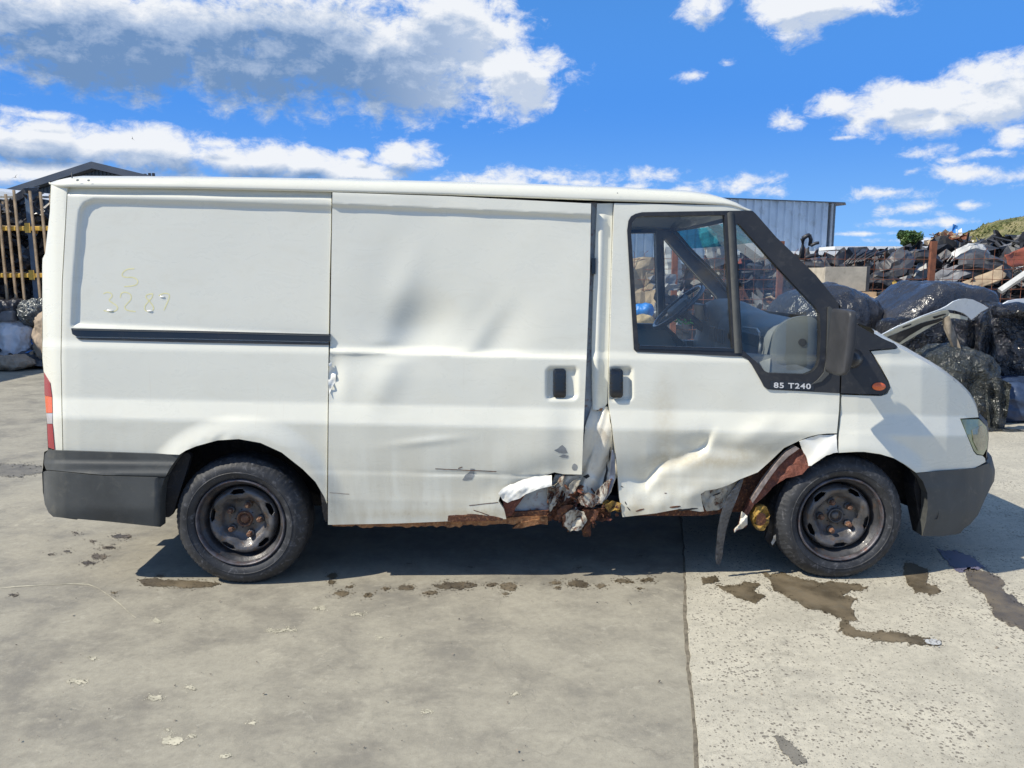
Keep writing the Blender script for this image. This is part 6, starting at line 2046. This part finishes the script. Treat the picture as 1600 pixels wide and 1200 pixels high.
# rolled film bar on top of the stack
a, b_ = U1(1556, 487, 4.5), U1(1660, 492, 4.6)
q = MB().tube([a, a.lerp(b_, .3) + Vector((0, 0, .03)), a.lerp(b_, .6), b_], [.07, .09, .08, .09], 14).build('film_roll', M['wrap'], None, True); tag(q, 'black film roll lying along the top of the tall wrapped stack', 'film roll')
mb = MB()
o = panel('white_door_trim', smooth_poly([(1562, 492), (1566, 476), (1580, 468), (1625, 465), (1625, 478), (1588, 480), (1584, 492)], 1), lambda u, v: 4.95 + .0 * u, M['hood_white'], None, step=4, skirt=.03)
tag(o, 'white plastic trim with a cut-out on top of the wrapped stack', 'trim')
# raised bonnet of another car
hood = empty('raised_bonnet', U1(1470, 560, 4.1), 'white bonnet of a scrapped car propped up in front of the black bales', 'bonnet')
PINV['raised_bonnet'] = Matrix.Translation(-hood.location)


def Sh(u, v): return 4.0 + (u - 1375) * .0012 + (v - 500) * .004


panel('underside', [(1372, 527), (1400, 513), (1440, 496), (1470, 486), (1481, 484), (1484, 489), (1480, 497), (1455, 510), (1425, 528), (1403, 541)], Sh, M['hood_under'], hood, step=4, skirt=.012)
for pl in ([(1386, 527), (1410, 517), (1440, 505), (1470, 497), (1474, 499), (1464, 504), (1445, 510), (1422, 524), (1405, 536)], [(1410, 511), (1424, 506), (1424, 508), (1411, 513)], [(1457, 495), (1478, 490), (1478, 492), (1460, 498)]):
    panel('opening', jag(pl, .6, 2, len(pl)), Sh, M['scrap_black'], hood, step=3, off=-.006, skirt=.003)
panel('top_skin', [(1372, 526), (1400, 511), (1440, 494), (1470, 483), (1480, 478), (1490, 471), (1500, 467.5), (1510, 466.5), (1520, 468), (1533, 474), (1545, 481), (1532, 488), (1518, 500), (1512, 494), (1505, 489), (1492, 485), (1481, 484), (1470, 486.5), (1440, 497), (1400, 514)],
      lambda u, v: 3.97 + (u - 1375) * .0012 + .15 * ss(1480, 1530, u) + (v - 485) * .003 - .05 * np.sin(np.clip((u - 1480) / 60, 0, 1) * 3.14), M['hood_white'], hood, step=3, skirt=.02)
panel('rear_edge', [(1484, 489), (1497, 491), (1512, 496), (1512, 500), (1490, 497), (1482, 498)], lambda u, v: 4.16 + 0 * u, M['hood_under'], hood, step=4, skirt=.02)
o = panel('prop', [(1476, 497), (1484, 494), (1489, 510), (1500, 540), (1505, 556), (1498, 564), (1488, 535), (1478, 512)], lambda u, v: 4.06 + .02 * np.sin(u / 3), simple('muddy_strut', (.22, .19, .15), .8, var=.3, scale=14), hood, step=3, skirt=.05)
o = panel('hanging_film', jag([(1500, 495), (1514, 500), (1520, 502), (1545, 485), (1552, 520), (1560, 560), (1500, 560), (1494, 520)], 1.5, 3, 9), lambda u, v: 4.38 + .05 * np.sin(u / 4. + v / 30.) + .02 * wob(u, v, 8, 2), M['wrap'], None, step=3, skirt=.03)
tag(o, 'black film hanging down beside the prop of the raised bonnet', 'film')

# ---- things seen through the cab windows
o = cover('white_door_panel', U1(1052, 402, 9.9), E(-8, 80, 8), 1.05, .40, .12, M['scrap_lite'], 'white car panel standing upright seen through the far side window', 'car panel')
o = cover('white_door_panel', U1(1115, 375, 10.5), E(-5, 70, -5), 1.0, .55, .2, M['scrap_lite'], 'white car panel with a hole seen through the windscreen from the side', 'car panel')
a, b_ = U1(1112, 345, 10.2), U1(1186, 402, 10.2)
q = MB().tube([a, b_], .12, 4).build('white_beam', M['scrap_lite']); tag(q, 'white metal beam slanting down through the scrap seen through the cab', 'beam')
mb = MB(); r5 = random.Random(3)
sheet(mb, U1(1000, 442, 9.0), .65, .75, E(82, 0, 10), r5, .10, 6); o = mb.build('plywood_sheet', M['scrap_tan'], None); tag(o, 'tan board leaning on the fence seen through the left part of the cab window', 'board')
o = bale('blue_bag', U1(1004, 484, 8.4), (.16, .12, .12), M['blue'], 'bright blue plastic bag seen low through the cab side window', 'bag', e=2.4, amp=.05, seed=8, res=20)
o = bale('tan_bag', U1(1004, 500, 8.2), (.16, .12, .08), M['sand'], 'tan bag lying just under the blue bag', 'bag', e=2.4, amp=.04, seed=9, res=20)
for i, (u, v, mat, ww, lab) in enumerate([(1035, 445, M['scrap_grey'], .45, 'grey angular plastic part seen through the far window beside the bar'), (1040, 470, M['scrap_dark'], .4, 'dark part seen through the window above the steering wheel'),
                                          (1030, 490, M['scrap_lite'], .35, 'pale torn part seen through the window left of the steering wheel')]):
    mb = MB(); sheet(mb, U1(u, v, 8.7), ww, ww * .5, E(60, 20 * i, 10), random.Random(i + 5), .3, 5); tag(mb.build('plastic_part', mat), lab, 'plastic part')

# ---- wooden rack on the left
rack = empty('storage_rack', (U1(40, 450, 9.4).x, 9.4, 0), 'storage rack of thin wooden slats and yellow beams left of the van', 'rack')
PINV['storage_rack'] = Matrix.Translation(-rack.location)
YR = 9.4
zlo, zhi = U1(30, 470, YR).z, U1(30, 300, YR).z
r5 = random.Random(12)
for i, u in enumerate([-60, -47, -34, -21, -8, 6, 20, 33, 58, 74, 88, 101, 114, 127, 140]):
    x = U1(u, 380, YR).x
    a = r5.uniform(-.02, .02); zt_ = zhi + r5.uniform(-.10, .04)
    q = MB().add([(x - .017, YR - .06, zlo), (x + .017, YR - .06, zlo), (x + .017 + a, YR - .06, zt_), (x - .017 + a, YR - .06, zt_), (x - .017, YR - .03, zlo), (x + .017, YR - .03, zlo), (x + .017 + a, YR - .03, zt_), (x - .017 + a, YR - .03, zt_)],
                 [(0, 1, 2, 3), (1, 5, 6, 2), (4, 0, 3, 7), (5, 4, 7, 6), (3, 2, 6, 7), (0, 4, 5, 1)]).build('slat', M['wood'], rack)
for i, u in enumerate([-50, -20, 10, 44, 62, 100]):
    x = U1(u, 380, YR + .9).x
    MB().box((x - .018, YR + .9, zlo), (x + .018, YR + .93, zhi - .05)).build('slat', M['wood'], rack)
x0_, x1_ = U1(-90, 400, YR).x, U1(150, 400, YR).x
for v, yy in ((357, 0), (430.5, 0), (362, .95), (434, .95)):
    z = U1(40, v, YR + yy).z
    q = MB().box((x0_, YR + yy + .002, z - .036), (x1_, YR + yy + .06, z + .036)).build('beam', M['yellow'], rack); bevel(q, .006, 1)
z = U1(40, 308, YR + .9).z
MB().box((x0_, YR + .88, z - .018), (x1_, YR + .895, z + .018)).build('top_rail', M['wood_pale'], rack)
for u in (47, -75, 165):
    for yy in (.0, .95):
        x = U1(u, 400, YR).x
        q = MB().box((x - .04, YR + .062 + yy, 0), (x + .04, YR + .14 + yy, zhi - .02)).build('upright', M['steel_blue'], rack)
    for v in (357, 430.5):
        z = U1(u, v, YR).z
        MB().box((x - .045, YR - .004, z - .07), (x + .045, YR - .0005, z + .09)).build('bracket', M['yellow'], rack)
a, b_ = U1(47, 342, YR + .5), U1(80, 325, YR + .5)
MB().tube([a, b_], .012, 6).build('brace', M['scrap_lite'], rack)
for z_ in (357, 430.5):
    z = U1(40, z_, YR).z + .04
    MB().box((x0_, YR + .15, z), (x1_, YR + .85, z + .02)).build('shelf', M['wood'], rack)
for i, (u, v, w, h, rx, ry, rz, mat, lab) in enumerate([
        (18, 338, 1.0, .5, -10, 10, 20, K, 'black bumper on the top shelf of the rack at the left edge'), (25, 318, .8, .3, 10, -35, 10, K, 'black curved trim leaning at the top of the rack'),
        (60, 345, .7, .4, -10, 20, -30, M['scrap_dark'], 'dark grey bumper on the top shelf next to the van'), (20, 395, 1.0, .4, 0, -22, 10, K, 'black bumper on the middle shelf of the rack'),
        (50, 392, .9, .45, -15, 62, 20, M['steel_blue'], 'bluish black door frame hanging in the middle shelf'), (15, 418, 1.0, .5, 10, 12, -10, K, 'black fender liner heaped on the yellow beam of the rack'),
        (60, 412, .7, .5, 10, -30, 10, K, 'black panel on the middle shelf close to the van'), (40, 412, .8, .4, 25, 40, 0, M['scrap_dark'], 'dark frame leaning behind the slats of the middle shelf'),
        (8, 448, .7, .35, 0, 20, 0, K, 'black trim under the lower yellow beam at the left edge'), (55, 450, .8, .4, 10, -50, 15, K, 'black bracket under the lower yellow beam close to the van')]):
    cover('car_part', U1(u, v, YR + .5), E(rx, ry, rz), w, h, .3, mat, lab, 'car part')
mb = MB(); c0 = U1(35, 400, YR + 1.1)
hz = mound('dark_scrap', lambda x, y: 1.9 + .10 * noise.noise(Vector((x * 3, y * 3, 0))), (x0_, x1_), (YR + .2, YR + .2001), 2, 1, K)
bpy.data.objects.remove(hz)
mb = MB(); r5 = random.Random(77)
for i in range(150):
    u, v = r5.uniform(-60, 130), r5.choice([r5.uniform(318, 352), r5.uniform(368, 424), r5.uniform(368, 424), r5.uniform(438, 466)])
    sheet(mb, U1(u, v, YR + r5.uniform(.2, .8)), r5.uniform(.2, .5), r5.uniform(.08, .3), E(r5.uniform(0, 180), r5.uniform(-60, 60), r5.uniform(0, 90)), r5, .2, 3)
o = mb.build('small_car_parts', K); tag(o, 'black plastic car parts jumbled on the shelves of the rack', 'car parts', kind='stuff')
MB().box((x0_, YR + 1.3, .0), (x1_, YR + 1.33, zhi - .75)).build('rear_sheet', M['scrap_black'], rack)

# rubbish in front of the rack
def sack(name, ul, ur, vt, vb, mat, lab, cat, seed, e=2.3, amp=.05, dy=.3, res=34):
    Yb = Yat((ul + ur) / 2, vb, 0.02) if vb > 540 else 8.75
    a, b_ = U1(ul, (vt + vb) / 2, Yb), U1(ur, (vt + vb) / 2, Yb)
    zt_, zb_ = U1((ul + ur) / 2, vt, Yb + dy * .6).z, max(0, U1((ul + ur) / 2, vb, Yb).z)
    return bale(name, ((a.x + b_.x) / 2, Yb + dy, (zt_ + zb_) / 2), ((b_.x - a.x) / 2, dy, (zt_ - zb_) / 2 + .01), mat, lab, cat, e, amp, seed, res)


sack('white_sack', -30, 40, 498, 574, M['sack_white'], 'grey white plastic sack slumped at the left picture edge', 'sack', 1, 2.1, .05)
sack('tan_sack', 37, 100, 488, 575, M['sack_tan'], 'tall tan sack pressed against the rear of the van', 'sack', 2, 2.6, .06, .3)
sack('tan_sack', -20, 36, 556, 579, M['sack_tan'], 'low tan sack lying flat on the ground at the left edge', 'sack', 3, 2.2, .04, .2)
sack('navy_bag', 16, 37, 543, 563, M['navy'], 'small navy blue bag on top of the low tan sack', 'bag', 4, 2.0, .04, .12, 22)
sack('blue_cloth', -12, 8, 543, 553, M['blue'], 'bright blue cloth between the white sack and the low tan sack', 'cloth', 5, 2.2, .03, .1, 16)
sack('foil_bundle', 19, 72, 468, 507, M['foil'], 'crumpled silver foil bundle under the rack beside the van', 'foil bundle', 6, 2.4, .09, .28, 44)
sack('foil_bundle', -30, 22, 467, 495, M['wrap2'], 'dark glossy bundle of film under the rack at the left edge', 'film bundle', 7, 2.4, .07, .28, 36)
sack('grey_panel', -20, 18, 486, 502, M['scrap_grey'], 'flat grey panel behind the white sack', 'panel', 8, 6, .01, .1, 16)
def rub_z(x, y): return max(-.02, .55 * math.exp(-((y - 9.3) / .6) ** 2) + .08 * noise.noise(Vector((x * 3, y * 3, 0))))
rb_ = mound('rubbish', rub_z, (-10.2, -5.2), (8.5, 10.2), 60, 24, M['scrap_dark']); tag(rb_, kind='stuff')
heap_parts(rb_, rub_z, (-9.8, -5.6), (8.6, 9.5), [(M['scrap_tan'], 70), (M['scrap_lite'], 40), (M['scrap_dark'], 120), (M['blue'], 6), (M['foil'], 40)], .26, 5)
# unseen block wall added left of the frame to shade the rubbish
bw = empty('shade_blocker', (-10.15, 7.2, 0), 'unseen stack of grey blocks added to shade the rubbish', 'wall')
PINV['shade_blocker'] = Matrix.Translation((10.15, -7.2, 0))
bm = None
for k in range(5):
    for i in range(4):
        if bm is None:
            o = MB().box((-.35, 0, 0), (.35, 1.17, .57)).build('block', M['conc_l'], bw); bevel(o, .03, 2); bm = o.data
        else:
            o = link('block', bm, None, bw); bevel(o, .03, 2)
        o.location = (-10.15, 5.6 + i * 1.2 + (k % 2) * .3, k * .6)

# ---- swallows
def bird(u, v, Y, s, rz, rx, lab):
    mb = MB()
    body = [(-.5, 0, 0), (-.3, 0, .02), (0, 0, .03), (.3, 0, .0), (.55, 0, -.02)]
    mb.tube([Vector(p) * s for p in body], [.02 * s, .07 * s, .09 * s, .05 * s, .015 * s], 8)
    for sg in (-1, 1):
        w = [(-.15, 0, .03), (.15, 0, .03), (.10, .35 * sg, .22), (.32, .95 * sg, .30), (-.12, .40 * sg, .24)]
        mb.add([Vector(p) * s for p in w], [(0, 1, 2, 4), (2, 3, 4)])
        mb.add([Vector(p) * s for p in ((.5, 0, 0), (.6, .03 * sg, 0), (.85, .12 * sg, 0))], [(0, 1, 2)])
    o = mb.build('bird', M['scrap_black']); o.matrix_world = Matrix.Translation(U1(u, v, Y)) @ E(rx, 0, rz).to_4x4(); tag(o, lab, 'bird')
    return o


bird(24, 277, 16, .10, -30, 40, 'small dark bird flying low at the left beside the gabled roof')
bird(207, 217, 24, .10, 80, 60, 'small dark bird flying higher, above the rear of the van')
